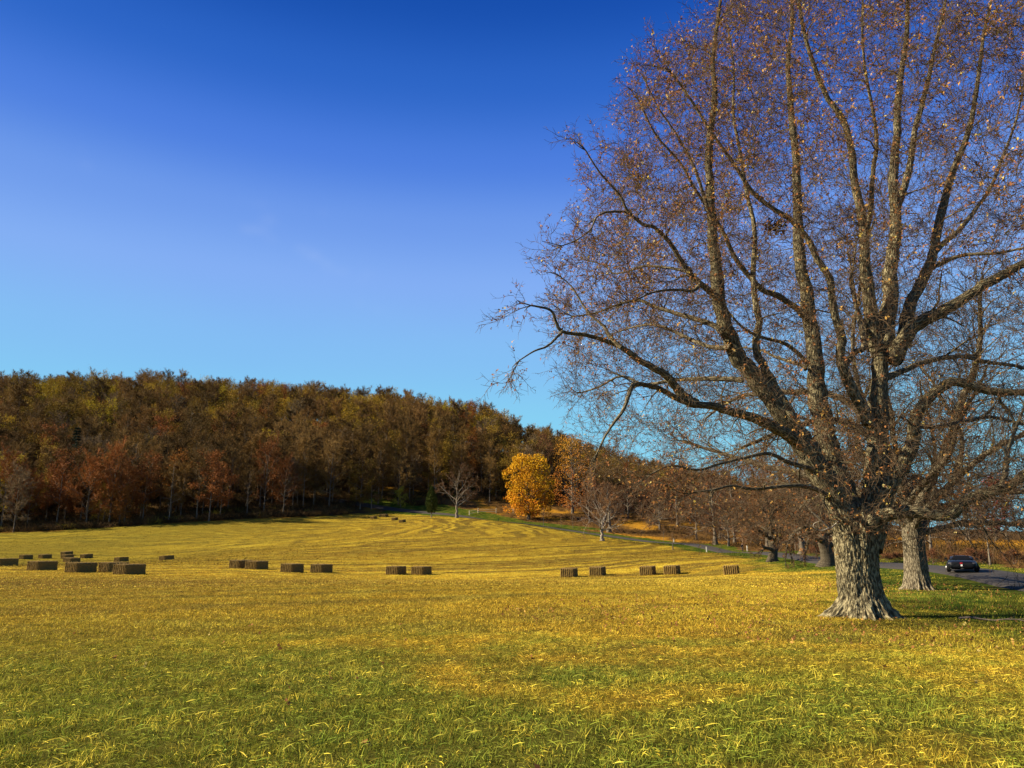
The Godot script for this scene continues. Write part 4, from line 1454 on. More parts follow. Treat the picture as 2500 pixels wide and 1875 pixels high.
	# small planted trees along the verges
	var young := {"height": 5.4, "bole": 0.34, "radius": 0.09, "limbs": 14, "low": 0.5, "high": 1.3, "spread": 1.9, "levels": 2, "kids": [5, 0], "ratio": 0.5, "lift": 0.15, "twigs": 8, "twig": 0.35, "thin": 0.02, "leader": 0.95}
	plant_tree("young_tree", "slender young bare tree on the grass verge right of the dark car", on(40.1, -65.0), grown(young, 311), mats.far_bark_pale, tan)
	for s in [[35.3, -169.3, 0.72, "sapling with a dark guard round its stem between field and lane"], [42.9, -218.0, 0.85, "thin bare sapling across the lane beside dark shade"], [10.2, -248.8, 1.15, "small upright tree at the field's edge right of the orange tree"], [16.6, -259.2, 0.7, "short pale sapling in the shade beyond the field edge"], [20.6, -258.8, 0.95, "forked sapling in shade left of the white limbed tree"]]:
		var c := young.duplicate()
		c.spread = 1.3
		var t := plant_tree("sapling", s[3], on(s[0], s[1]), grown(c, int(400 + s[0])), mats.far_bark, tan, 0.0, s[2])
		if s[0] > 35.0 and s[0] < 36.0:
			var g := MB.new()
			g.tube(PackedVector3Array([Vector3(0, 0, 0), Vector3(0, 1.0, 0), Vector3(0, 2.0, 0)]), PackedFloat32Array([0.16, 0.16, 0.15]), 10)
			part("trunk_guard", g.mesh(), mats.dark_post, t)
	# bushes
	var bushy := {"height": 4.5, "bole": 0.05, "radius": 0.12, "limbs": 16, "low": 0.2, "high": 1.3, "spread": 2.6, "levels": 2, "kids": [5, 0], "ratio": 0.5, "lift": 0.1, "twigs": 5, "twig": 0.5, "thin": 0.03, "leaves": 20, "leaf": 0.28, "leader": 0.8}
	var big := bushy.duplicate()
	big.height = 8.5
	big.spread = 3.6
	plant_tree("yellow_bush", "bright lime yellow bush at the dark foot of the wood", on(-44.5, -304.0), grown(big, 330), mats.far_bark, lime, 0.0, 1.0, "", "bush")
	# hedge of brown shrubs along the meadow behind the car
	var shrub := {"height": 2.1, "bole": 0.02, "radius": 0.05, "limbs": 18, "low": 0.5, "high": 1.35, "spread": 1.5, "levels": 2, "kids": [6, 0], "ratio": 0.6, "lift": 0.15, "twigs": 14, "twig": 0.42, "thin": 0.016, "leaves": 5, "leaf": 0.10, "leader": 0.6}
	rng.seed = 91
	var first: Node3D = null
	var hedge_spots := []
	for k in 15:
		hedge_spots.append(Vector2(37.6 + k * 1.35 + rng.randf_range(-0.5, 0.5), -68.5 + k * 0.42 + rng.randf_range(-1.0, 1.0)))
	for k in 8:
		hedge_spots.append(Vector2(38.6 + k * 0.4 + rng.randf_range(-0.8, 0.8), -73.0 - k * 4.6))
	var shrub_mesh := grown(shrub, 340)
	for k in hedge_spots.size():
		var p: Vector2 = hedge_spots[k]
		if first == null:
			first = plant_tree("meadow_shrub", "brown leafless shrub in the low hedge across the lane", on(p.x, p.y), shrub_mesh, mats.far_bark, red_brown, 0.0, 0.7, "shrubs of the low hedge", "shrub")
		else:
			var o := dup(first, "brown leafless shrub in the low hedge across the lane", "shrubs of the low hedge")
			o.position = on(p.x, p.y)
			var s := rng.randf_range(0.55, 0.95)
			o.rotation.y = rng.randf() * TAU
			o.scale = Vector3(s * 1.3, s * rng.randf_range(0.6, 0.9), s * 1.3)
	# trees of the hedgerows beyond the meadow, right of the old tree and behind the lane
	var kinds := []
	for i in 3:
		kinds.append(grown({"height": [13.0, 16.0, 11.0][i], "bole": 0.12, "radius": 0.26, "limbs": 15, "low": 0.15, "high": 1.25, "spread": [5.5, 5.8, 5.2][i], "levels": 2, "kids": [7, 0], "ratio": 0.5, "lift": 0.12, "twigs": 26, "twig": 0.9, "thin": 0.045, "leaves": [2, 6, 0][i], "leaf": 0.25, "leader": 0.8}, 350 + i))
		for j in 3:
			kinds[i][j] = kinds[i][j].mesh()
	plant_tree("red_tree", "small tree with bright red leaves behind the bare branches at right", on(88.0, -140.0), grown({"height": 13.0, "bole": 0.15, "radius": 0.25, "limbs": 14, "low": 0.2, "high": 1.2, "spread": 4.4, "levels": 2, "kids": [6, 0], "ratio": 0.45, "lift": 0.1, "twigs": 4, "twig": 0.6, "thin": 0.04, "leaves": 26, "leaf": 0.3}, 360), mats.far_bark, red)
	rng.seed = 93
	var firsts := [null, null, null]
	var says := ["bare brown hedgerow tree", "taller sparse hedgerow tree", "low spreading hedgerow tree"]
	var tones := [brown, red_brown, brown]
	var places := []
	for k in 30:
		places.append(Vector2(66.0 + k * 6.4 + rng.randf_range(-3, 3), -178.0 - rng.randf_range(0.0, 26.0) - maxf(0.0, 10.0 - k) * 2.0))
	for k in 26:
		places.append(Vector2(30.0 + k * 3.4 + rng.randf_range(-4, 4), -275.0 - rng.randf_range(0.0, 42.0) + k * 0.9))
	for k in 24:
		places.append(Vector2(54.0 + rng.randf_range(-3, 22) - maxf(0.0, k - 13.0) * 1.6, -150.0 - k * 6.0))
	for k in 10:
		places.append(Vector2(58.0 + rng.randf_range(-4, 6), -112.0 - k * 8.0))
	for k in places.size():
		var p: Vector2 = places[k]
		var i := k % 3
		var a := p.x / -p.y
		if p.distance_to(Vector2(51.2, -171.5)) < 9.0 or (p.y > -172.0 and absf(a - 0.2985) < 0.035):
			continue
		var over := "behind the white limbed tree"
		for m in [[0.16, "left of the dark verge tree"], [0.22, "around the dark verge tree"], [0.28, "right of the walker"], [0.34, "above the low twiggy tree"], [0.40, "left of the old trunk"], [0.46, "behind the old trunk"], [0.52, "between the two big trunks"], [0.58, "behind the black car"], [0.64, "near the frame's right edge"]]:
			if a > m[0]:
				over = m[1]
		var label := "%s, %s, %s" % [says[i], "by the lane" if p.y > -180.0 else ("amid the meadow" if p.y > -235.0 else "beyond the meadow"), over]
		if firsts[i] == null:
			firsts[i] = plant_tree("hedgerow_tree", label, on(p.x, p.y), kinds[i].duplicate(), mats.far_bark, tones[i], rng.randf() * TAU, 1.0, "hedgerow trees across the meadow")
		else:
			var o := dup(firsts[i], label, "hedgerow trees across the meadow")
			o.position = on(p.x, p.y)
			o.rotation.y = rng.randf() * TAU
			var s := rng.randf_range(0.8, 1.3) * (1.25 if k >= 56 and k < 80 else 1.0)
			o.scale = Vector3(s, s, s)


# ------------------------------------------------------------------ bales
func bale_shape() -> ArrayMesh:
	var half := Vector3(0.725, 0.46, 1.2)
	var f := FastNoiseLite.new()
	f.seed = 5
	f.frequency = 1.0
	var b := MB.new()
	var round_ := 0.11
	for side in [[Vector3.RIGHT, Vector3.UP, Vector3.FORWARD], [Vector3.LEFT, Vector3.UP, Vector3.BACK], [Vector3.UP, Vector3.BACK, Vector3.RIGHT], [Vector3.DOWN, Vector3.FORWARD, Vector3.RIGHT], [Vector3.BACK, Vector3.UP, Vector3.RIGHT], [Vector3.FORWARD, Vector3.UP, Vector3.LEFT]]:
		var nn: Vector3 = side[0]
		var uu: Vector3 = side[1]
		var ww: Vector3 = side[2]
		var nu := 18
		var nw := 64 if absf(ww.x) > 0.5 else 48
		var q := b.v.size()
		for i in nu + 1:
			for j in nw + 1:
				var p := (nn + uu * (2.0 * i / nu - 1.0) + ww * (2.0 * j / nw - 1.0)) * half
				var core := p.clamp(-half + Vector3(round_, round_, round_), half - Vector3(round_, round_, round_))
				var d := (p - core).normalized()
				var o := core + d * round_
				var strand := pow(absf(sin(PI * 7.0 * (o.x + half.x) / (2.0 * half.x))), 0.55)
				var inset := (1.0 - strand) * (0.15 if absf(d.z) > 0.5 else 0.06) * (1.0 - absf(d.x))
				var flake := 0.009 * sin(o.z * 26.0 + f.get_noise_2d(o.z * 2.0, 3.0) * 3.0) * absf(d.x)
				var rough := 0.035 * f.get_noise_3d(o.x * 9.0, o.y * 9.0, o.z * 9.0) + 0.03 * f.get_noise_3d(o.x * 3.0, o.y * 3.0, o.z * 3.0)
				b.vert(o + d * (rough + flake - inset) + Vector3(0, half.y, 0), d)
		for i in nu:
			for j in nw:
				var k := q + i * (nw + 1) + j
				if uu.cross(ww).dot(nn) > 0.0:
					b.quad(k, k + nw + 1, k + nw + 2, k + 1)
				else:
					b.quad(k, k + 1, k + nw + 2, k + nw + 1)
	var st := SurfaceTool.new()
	st.create_from(b.mesh(), 0)
	st.generate_normals()
	return st.commit()


func build_bales() -> void:
	rng.seed = 31
	var says := [
		"hay bale cut off by the left edge of the photo", "hay bale leftmost of the four near ones at left", "long hay bale second of the four near ones at left", "hay bale half hidden behind its neighbour, third of the near ones", "nearest hay bale, frontmost of the left cluster",
		"small distant bale first from the left in the far cluster", "small distant bale second from the left in the far cluster", "uppermost distant bale of the small far pile", "middle distant bale of the small far pile, below the uppermost", "lower distant bale partly hidden behind another in the far pile", "lowest distant bale of the far pile, just above a near bale",
		"distant bale just right of the far pile", "distant bale above the gap right of the left cluster", "single distant bale between left cluster and the middle pairs",
		"left bale of the touching pair in the middle of the field", "right bale of the touching pair in the middle of the field", "single bale right of the touching pair", "bale with short dark side next to the single one, middle left", "left bale of the separated pair at the field's centre", "right bale of the separated pair at the field's centre",
		"bale with a narrow dark side under the orange tree, right row", "second bale of the right row, with a narrow dark side", "third bale of the right row, ridged end only", "fourth bale of the right row, ridged end only", "last bale of the right row, nearest the old tree",
		"tiny far bale leftmost at the top of the field", "tiny far bale of a touching pair at the field's top, left one", "tiny far bale of a touching pair at the field's top, right one", "tiny far bale below the lone evergreen, upper of two", "tiny far bale below the lone evergreen, lower of two"]
	var places := [[-62.2, -95.1], [-47.6, -78.6], [-40.5, -72.9], [-38.7, -75.4], [-34.3, -69.6], [-107.7, -171.4], [-106.2, -175.9], [-106.4, -184.7], [-101.4, -176.4], [-92.0, -161.2], [-89.2, -157.3], [-98.2, -178.5], [-78.2, -155.0], [-64.7, -145.0], [-31.5, -90.0], [-29.1, -88.4], [-23.7, -83.6], [-21.1, -85.9], [-13.0, -87.0], [-10.2, -87.4], [6.2, -84.2], [9.6, -87.0], [15.1, -86.3], [17.7, -85.8], [22.4, -79.2], [-49.9, -276.0], [-48.2, -284.2], [-46.9, -283.2], [-40.1, -262.0], [-35.4, -247.5]]
	var body := bale_shape()
	var fuzz := MB.new()
	for k in 900:
		var p := Vector3(rng.randf_range(-0.72, 0.72), rng.randf_range(0.0, 0.93), rng.randf_range(-1.2, 1.2))
		var f := rng.randi() % 4
		var d := Vector3.UP
		if f == 0:
			p.z = 1.17
			d = Vector3.BACK
		elif f == 1:
			p.x = -0.7
			d = Vector3.LEFT
		elif f == 2:
			p.x = 0.7
			d = Vector3.RIGHT
		else:
			p.y = 0.9
		var e := (d * 0.5 + shake()).normalized()
		var s := rng.randf_range(0.7, 1.5)
		fuzz.tint = Color(0.36 * s, 0.245 * s, 0.085 * s)
		fuzz.blade(p, e, e.cross(shake()).normalized(), rng.randf_range(0.08, 0.22), 0.012, shake() * 0.03)
	var fuzz_mesh := fuzz.mesh()
	var cord := []
	for k in 6:
		var x := -0.725 + 1.45 * (k + 1) / 7.0
		var b := MB.new()
		var pts := PackedVector3Array()
		var rad := PackedFloat32Array()
		for i in 33:
			var a := TAU * i / 32.0
			pts.push_back(Vector3(x, 0.46 + 0.435 * signf(sin(a)) * pow(absf(sin(a)), 0.28), 1.135 * signf(cos(a)) * pow(absf(cos(a)), 0.28)))
			rad.push_back(0.009)
		b.tube(pts, rad, 4, false)
		cord.append(b.mesh())
	var first: Node3D = null
	for k in places.size():
		var p := on(places[k][0], places[k][1], 0.03)
		var turn := -0.34 + rng.randf_range(-0.05, 0.05)
		if k == 0:
			first = thing("hay_bale", says[0], "hay bale", p, turn, "square bales left on the hay field")
			part("body", body, mats.straw, first)
			for c in cord:
				part("twine", c, mats.twine, first)
			part("loose_straw", fuzz_mesh, mats.grass, first).set_meta("kind", "stuff")
		else:
			var o := dup(first, says[k])
			o.position = p
			o.rotation.y = turn
		var node := first if k == 0 else get_child(get_child_count() - 1)
		var e := 0.8
		node.rotation.x = atan((ground_at(p.x, p.z - e) - ground_at(p.x, p.z + e)) / (2.0 * e))
		node.rotation.z = atan((ground_at(p.x + e, p.z) - ground_at(p.x - e, p.z)) / (2.0 * e))


# ------------------------------------------------------------------ grass
func tuft(blades: int, spread: float, tall: float, wide: float, lean: float, flat: float) -> ArrayMesh:
	var b := MB.new()
	for k in blades:
		var p := Vector3(rng.randf_range(-1, 1), 0, rng.randf_range(-1, 1)) * spread
		var d := (Vector3.UP + Vector3(rng.randf_range(-1, 1), 0, rng.randf_range(-1, 1)) * lean).normalized()
		var l := tall * rng.randf_range(0.45, 1.25)
		var bend := Vector3(d.x, -0.15, d.z) * l * rng.randf_range(0.1, 0.6)
		if rng.randf() < flat:
			d = Vector3(rng.randf_range(-1, 1), rng.randf_range(0.02, 0.25), rng.randf_range(-1, 1)).normalized()
			p.y = rng.randf_range(0.005, 0.03 + tall * 0.25)
			bend = Vector3.DOWN * 0.01
			l *= 1.05
		else:
			p.y = -0.02
		var s := pow(2.0, rng.randf_range(-1.4, 0.8))
		b.tint = Color(s * rng.randf_range(0.85, 1.15), s, s * rng.randf_range(0.7, 1.3))
		var side := d.cross(shake())
		side = side.normalized() if side.length() > 0.05 else Vector3.RIGHT
		b.blade(p, d, side, l, wide * rng.randf_range(0.7, 1.3), bend)
	return b.mesh()


func build_grass() -> void:
	rng.seed = 41
	var top := Node3D.new()
	top.name = "grass"
	add_child(top)
	top.set_meta("kind", "stuff")
	top.set_meta("label", "short golden and green grass stubble covering the field")
	# [from, to, per square metre, kinds of tuft]
	var bands := [
		[2.6, 16.0, 80.0, [tuft(28, 0.11, 0.085, 0.0056, 0.55, 0.16), tuft(28, 0.13, 0.065, 0.0052, 0.8, 0.35), tuft(24, 0.10, 0.105, 0.0056, 0.5, 0.08)]],
		[16.0, 40.0, 34.0, [tuft(20, 0.15, 0.085, 0.0075, 0.5, 0.16), tuft(20, 0.17, 0.065, 0.007, 0.8, 0.3), tuft(16, 0.13, 0.11, 0.0078, 0.5, 0.1)]],
		[40.0, 105.0, 5.6, [tuft(18, 0.32, 0.09, 0.02, 0.6, 0.3), tuft(20, 0.38, 0.07, 0.018, 1.0, 0.6), tuft(18, 0.3, 0.11, 0.018, 0.7, 0.3)]],
		[105.0, 300.0, 0.8, [tuft(26, 0.8, 0.12, 0.05, 0.8, 0.5), tuft(24, 0.9, 0.10, 0.05, 1.0, 0.6), tuft(22, 0.8, 0.14, 0.045, 0.8, 0.4)]]]
	for band in bands:
		var near: float = band[0]
		var far: float = band[1]
		var gap := 1.0 / sqrt(band[2])
		var where := [[], [], []]
		var tints := [[], [], []]
		var z := -near * 0.8
		while z > -far:
			var reach := 0.80 * -z + 3.0
			var x := -reach
			while x < reach:
				var px := x + rng.randf_range(-0.6, 0.6) * gap
				var pz := z + rng.randf_range(-0.6, 0.6) * gap
				x += gap
				var dist := sqrt(px * px + pz * pz)
				if dist < near or dist > far or (near > 100.0 and rng.randf() < 0.1):
					continue
				var lane := lane_at(px, pz)
				if absf(lane) < 3.1:
					continue
				var cover := cover_at(px, pz)
				if cover[1] >= 2:
					continue
				var c: Color = cover[0]
				var kind := rng.randi() % 2
				var s := pow(2.0, rng.randf_range(-0.75, 0.75)) * (1.8 if near < 10.0 else (1.7 if near < 60.0 else 1.1))
				var scale_ := rng.randf_range(0.75, 1.3)
				if near < 10.0:
					var lush := clampf((c.g - c.r * 0.8) * 8.0, 0.0, 1.0)
					if rng.randf() < lush * 0.7:
						kind = 2
					scale_ *= 0.85 + lush * 0.6
					if rng.randf() < 0.22 - lush * 0.14:
						c = mixc(c, PALE, 0.55)
					elif rng.randf() < 0.34:
						c = mixc(c, VERGE, 0.6)
				elif near < 50.0:
					var r := rng.randf()
					if r < 0.2:
						c = mixc(c, PALE, 0.5)
					elif r < 0.32:
						c = mixc(c, OLIVE, 0.6)
				if cover[1] == 1:
					kind = 2
				c = Color(c.r * s, c.g * s, c.b * s)
				var b := Basis(Vector3.UP, rng.randf() * TAU).scaled(Vector3(scale_, scale_ * rng.randf_range(0.7, 1.3), scale_))
				where[kind].append(Transform3D(b, on(px, pz)))
				tints[kind].append(c)
			z -= gap
		for k in 3:
			scatter(["grass_tufts", "stubble", "long_grass"][k], band[3][k], mats.grass, where[k], tints[k], top)
	# rough meadow across the lane
	var meadow := Node3D.new()
	meadow.name = "meadow_weeds"
	add_child(meadow)
	meadow.set_meta("kind", "stuff")
	meadow.set_meta("label", "tall dry brown and golden weeds of the rough meadow")
	var weed := [tuft(30, 0.8, 1.0, 0.05, 0.4, 0.1), tuft(26, 0.7, 0.75, 0.06, 0.7, 0.1)]
	var where := [[], []]
	var tints := [[], []]
	for k in 16000:
		var px := rng.randf_range(-6.0, 190.0)
		var pz := rng.randf_range(-330.0, -52.0)
		if absf(px) > -pz * 0.85 + 6.0:
			continue
		var cover := cover_at(px, pz)
		if cover[1] != 2:
			continue
		var c: Color = cover[0]
		var s := rng.randf_range(0.7, 1.5)
		var gold := clampf(c.r * 2.0, 0.0, 1.0)
		var b := Basis(Vector3.UP, rng.randf() * TAU).scaled(Vector3.ONE * rng.randf_range(0.7, 1.5) * (1.0 - gold * 0.75) * (0.7 if pz > -100.0 else 1.0))
		var i := rng.randi() % 2
		where[i].append(Transform3D(b, on(px, pz, 0.05)))
		tints[i].append(Color(c.r * s, c.g * s, c.b * s))
	for i in 2:
		scatter("weeds", weed[i], mats.grass, where[i], tints[i], meadow)
	# undergrowth at the foot of the wood
	var low := Node3D.new()
	low.name = "undergrowth"
	add_child(low)
	low.set_meta("kind", "stuff")
	low.set_meta("label", "dark brown undergrowth at the foot of the wood")
	var brush := tuft(46, 1.6, 2.0, 0.09, 0.9, 0.1)
	var bw := []
	var bt := []
	for k in 5200:
		var px := rng.randf_range(-250.0, 60.0)
		var pz := edge_at(px) - 1.0 - pow(rng.randf(), 1.6) * 60.0
		if lane_at(px, pz) > -9.0 and px > -62.0 or absf(px) > -pz * 0.82 + 8.0:
			continue
		if px > -30.0 and pz > -318.0:
			continue
		var s := rng.randf_range(0.5, 1.2)
		var c := mixc(Color(0.10, 0.055, 0.026), Color(0.13, 0.085, 0.03), rng.randf())
		if patch_noise.get_noise_2d(px * 0.8, pz * 0.8) > 0.3 and rng.randf() < 0.3:
			c = Color(0.30, 0.24, 0.03)
		bw.append(Transform3D(Basis(Vector3.UP, rng.randf() * TAU).scaled(Vector3.ONE * rng.randf_range(0.5, 1.3)), on(px, pz, 0.1)))
		bt.append(Color(c.r * s, c.g * s, c.b * s))
	scatter("brush", brush, mats.grass, bw, bt, low)
	# fallen leaves in the grass
	var fallen := []
	var shades := []
	for k in 2460:
		var p := Vector2.ZERO
		if k < 1500:
			var a := rng.randf() * TAU
			p = Vector2(10.5 + cos(a) * 11.0 * sqrt(rng.randf()), -22.0 + sin(a) * 10.0 * sqrt(rng.randf()))
		elif k < 2400:
			var a := rng.randf() * TAU
			p = Vector2(19.8 + cos(a) * 8.0 * sqrt(rng.randf()), -37.5 + sin(a) * 6.0 * sqrt(rng.randf()))
		else:
			p = Vector2(rng.randf_range(-9, 12), rng.randf_range(-18, -3.5))
		if absf(lane_at(p.x, p.y)) < 3.2:
			continue
		fallen.append(aligned(on(p.x, p.y) + Vector3.UP * rng.randf_range(0.03, 0.09), (shake() * Vector3(1, 0.25, 1)).normalized(), rng.randf_range(0.8, 1.4)))
		shades.append(leaf_tint())
	var leaf := scatter("fallen_leaves", leaf_shape(0.06, 0.042), mats.leaf, fallen, shades, self)
	leaf.set_meta("label", "dry brown leaves scattered in the grass under the old tree")


# ------------------------------------------------------------------ fences, posts, branches
func build_fences() -> void:
	for s in [[[-16.1, -288.8, 14.8], [-13.2, -297.5, 16.2], [-6.2, -300.0, 16.4], "weathered split rail fence beyond the lane behind the lone tree"],
		[[0.5, -302.0, 17.0], [4.3, -304.0, 17.4], [8.5, -306.0, 17.6], "short length of rail fence beneath the orange tree"]]:
		var a := on(s[0][0], s[0][1])
		var t := thing("rail_fence", s[3], "fence", a)
		for k in 3:
			var p := on(s[k][0], s[k][1]) - a
			var b := MB.new()
			b.tube(PackedVector3Array([p - Vector3(0, 0.3, 0), p + Vector3(0, 0.9, 0), p + Vector3(0, 1.75, 0)]), PackedFloat32Array([0.17, 0.16, 0.15]), 7)
			part("post", b.mesh(), mats.rail, t)
			if k < 2:
				var e := on(s[k + 1][0], s[k + 1][1]) - a
				for h in [0.55, 1.4]:
					var r := MB.new()
					var m := (p + e) * 0.5 + Vector3(0, h - 0.04, 0)
					r.tube(PackedVector3Array([p + Vector3(0, h, 0), m, e + Vector3(0, h + 0.02, 0)]), PackedFloat32Array([0.09, 0.10, 0.08]), 6)
					part("rail", r.mesh(), mats.rail, t)
	for s in [[43.3, -206.0, 1.2, true, "white post on the far verge just behind the sapling"], [42.3, -167.7, 1.1, true, "white post on the near edge of the lane"], [52.6, -172.5, 1.15, true, "white post beside the walking person"], [-4.7, -263.5, 1.0, false, "short dark post at the lane's edge near the orange tree"]]:
		var b := MB.new()
		b.box(Vector3(0, s[2] * 0.5 - 0.1, 0), Vector3(0.2, s[2] + 0.2, 0.2))
		var cap := MB.new()
		cap.box(Vector3(0, s[2] + 0.03, 0), Vector3(0.24, 0.06, 0.24))
		var t := thing("marker_post", s[4], "post", on(s[0], s[1]))
		part("shaft", b.mesh(), mats.post if s[3] else mats.dark_post, t)
		part("cap", cap.mesh(), mats.post if s[3] else mats.dark_post, t)
	rng.seed = 15
	for s in [[11.7, -20.6, 1.9, 0.3, 0.032, "fallen branch on the grass against the old tree's roots"], [14.2, -20.0, 2.6, -0.25, 0.026, "long thin fallen branch in the shade right of the old tree"], [15.6, -22.6, 1.5, 0.5, 0.022, "short fallen stick farther right in the tree's shade"]]:
		var at := on(s[0], s[1])
		var t := thing("fallen_branch", s[5], "branch", at)
		var b := MB.new()
		var d := Vector3(cos(s[3]), 0.0, sin(s[3]))
		var w := winding(Vector3(0, 0.09, 0), d, s[2], s[4], 0.0, 0.09, 0.25, false)
		for i in w[0].size():
			w[0][i].y = 0.09 + 0.03 * sin(i * 1.7)
		b.tube(w[0], w[1], 6)
		part("stem", b.mesh(), mats.twig_grey, t)
		var q := MB.new()
		for i in range(1, w[0].size()):
			var f := offshoot(d, rng.randf_range(0.5, 1.0), Vector3.UP * 0.3)
			f.y = absf(f.y) * 0.4
			q.twig(w[0][i], w[0][i] + f * rng.randf_range(0.15, 0.5), 0.009, 0.004)
		part("side_twigs", q.mesh(), mats.twig_grey, t)


# ------------------------------------------------------------------ car
func hull(stations: Array, ring: int, soft: float) -> ArrayMesh:
	# stations: [z, half width, bottom, top]; a rounded box section swept along the car
	var b := MB.new()
	for s in stations:
		for k in ring:
			var a := TAU * k / ring
			var ca := cos(a)
			var sa := sin(a)
			var x: float = signf(ca) * pow(absf(ca), soft) * s[1]
			var y: float = lerpf(s[2], s[3], 0.5 + 0.5 * signf(sa) * pow(absf(sa), soft))
			x *= 1.0 - 0.12 * maxf(0.0, sa) * s[4]
			b.vert(Vector3(x, y, s[0]), Vector3.UP)
	var m := stations.size()
	for i in m - 1:
		for k in ring:
			var q := i * ring + k
			var e := i * ring + (k + 1) % ring
			b.quad(q, e, e + ring, q + ring)
	for i in [0, m - 1]:
		var s: Array = stations[i]
		var o := b.vert(Vector3(0, (s[2] + s[3]) * 0.5, s[0]), Vector3.UP)
		for k in ring:
			var q: int = i * ring + k
			var e: int = i * ring + (k + 1) % ring
			if i == 0:
				b.tri(o, e, q)
			else:
				b.tri(o, q, e)
	var st := SurfaceTool.new()
	st.create_from(b.mesh(), 0)
	st.generate_normals()
	return st.commit()


func build_car() -> void:
	var paint := plain(0.008, 0.009, 0.011, 0.35)
	paint.metallic_specular = 0.12
	paint.clearcoat_enabled = true
	paint.clearcoat = 0.1
	paint.clearcoat_roughness = 0.1
	var glass := plain(0.006, 0.007, 0.009, 0.08)
	glass.metallic_specular = 0.3
	var rubber := plain(0.012, 0.012, 0.012, 0.9)
	var rim := plain(0.35, 0.35, 0.36, 0.35)
	rim.metallic = 0.8
	var lens_ := plain(0.08, 0.08, 0.09, 0.3)
	var white := plain(0.75, 0.75, 0.72, 0.6)
	var redm := plain(0.5, 0.02, 0.03, 0.4)
	var silver := plain(0.4, 0.4, 0.4, 0.3)
	var t := thing("parked_car", "low black car facing the camera on the lane, right of the second tree", "car", on(30.3, -52.2) + Vector3(0, 0.1, 0), -0.52)
	t.scale = Vector3(0.9, 0.9, 0.9)
	# front at +z
	part("body", hull([[-2.25, 0.62, 0.42, 0.72, 0.6], [-2.18, 0.82, 0.30, 0.88, 0.8], [-1.7, 0.95, 0.2, 0.96, 1.0], [-0.9, 0.97, 0.18, 0.93, 1.0], [0.4, 0.97, 0.18, 0.90, 1.0], [1.4, 0.97, 0.18, 0.86, 1.0], [1.95, 0.93, 0.2, 0.78, 1.0], [2.22, 0.80, 0.26, 0.68, 0.8], [2.3, 0.60, 0.34, 0.58, 0.6]], 40, 0.45), paint, t)
	part("roof", hull([[-1.75, 0.55, 0.80, 0.92, 1.5], [-1.1, 0.74, 0.80, 1.10, 2.0], [-0.4, 0.79, 0.80, 1.18, 2.2], [0.1, 0.79, 0.80, 1.17, 2.2], [0.7, 0.74, 0.80, 1.03, 2.0], [1.15, 0.66, 0.80, 0.87, 1.5]], 36, 0.5), paint, t)
	var w := MB.new()
	w.vert(Vector3(-0.62, 0.93, 1.09), Vector3(0, 0.7, 0.7))
	w.vert(Vector3(0.62, 0.93, 1.09), Vector3(0, 0.7, 0.7))
	w.vert(Vector3(0.50, 1.16, 0.36), Vector3(0, 0.7, 0.7))
	w.vert(Vector3(-0.50, 1.16, 0.36), Vector3(0, 0.7, 0.7))
	w.quad(0, 1, 2, 3)
	part("windscreen", w.mesh(), glass, t)
	for s in [-1.0, 1.0]:
		var g := MB.new()
		var nn := Vector3(s, 0.35, 0).normalized()
		g.vert(Vector3(s * 0.80, 0.90, 0.75), nn)
		g.vert(Vector3(s * 0.80, 0.90, -1.2), nn)
		g.vert(Vector3(s * 0.72, 1.08, -0.85), nn)
		g.vert(Vector3(s * 0.72, 1.10, 0.2), nn)
		if s > 0.0:
			g.quad(0, 1, 2, 3)
		else:
			g.quad(0, 3, 2, 1)
		part("side_window", g.mesh(), glass, t)
		var h := MB.new()
		h.tube(PackedVector3Array([Vector3(s * 0.58, 0.60, 2.12), Vector3(s * 0.72, 0.62, 2.18), Vector3(s * 0.84, 0.64, 2.05)]), PackedFloat32Array([0.05, 0.075, 0.05]), 8)
		part("headlight", h.mesh(), lens_, t)
		var m := MB.new()
		m.box(Vector3(s * 1.0, 0.96, 0.55), Vector3(0.2, 0.13, 0.1))
		part("mirror", m.mesh(), paint, t)
		for z in [-1.4, 1.42]:
			var o := Vector3(s * 0.88, 0.33, z)
			var tyre := MB.new()
			tyre.tube(PackedVector3Array([o - Vector3(0.11, 0, 0), o - Vector3(0.09, 0, 0), o + Vector3(0.09, 0, 0), o + Vector3(0.11, 0, 0)]), PackedFloat32Array([0.28, 0.33, 0.33, 0.28]), 24)
			var wheel := part("wheel", tyre.mesh(), rubber, t)
			var r := MB.new()
			r.tube(PackedVector3Array([o + Vector3(s * 0.09, 0, 0), o + Vector3(s * 0.125, 0, 0)]), PackedFloat32Array([0.21, 0.2]), 16)
			part("rim", r.mesh(), rim, wheel)
	var gr := MB.new()
	gr.box(Vector3(0, 0.50, 2.27), Vector3(0.9, 0.16, 0.05))
	part("grille", gr.mesh(), rubber, t)
	var pl := MB.new()
	pl.box(Vector3(-0.04, 0.50, 2.32), Vector3(0.12, 0.13, 0.02))
	part("number_plate", pl.mesh(), white, t)
	var em := MB.new()
	em.box(Vector3(-0.04, 0.66, 2.26), Vector3(0.16, 0.06, 0.03))
	em.box(Vector3(-0.10, 0.62, 2.28), Vector3(0.05, 0.05, 0.03))
	part("badge", em.mesh(), redm, t)
	for x in [-0.62, 0.0, 0.60]:
		var b := MB.new()
		b.box(Vector3(x, 0.27, 2.2 - absf(x) * 0.18), Vector3(0.26, 0.025, 0.06))
		part("bumper_trim", b.mesh(), silver, t)


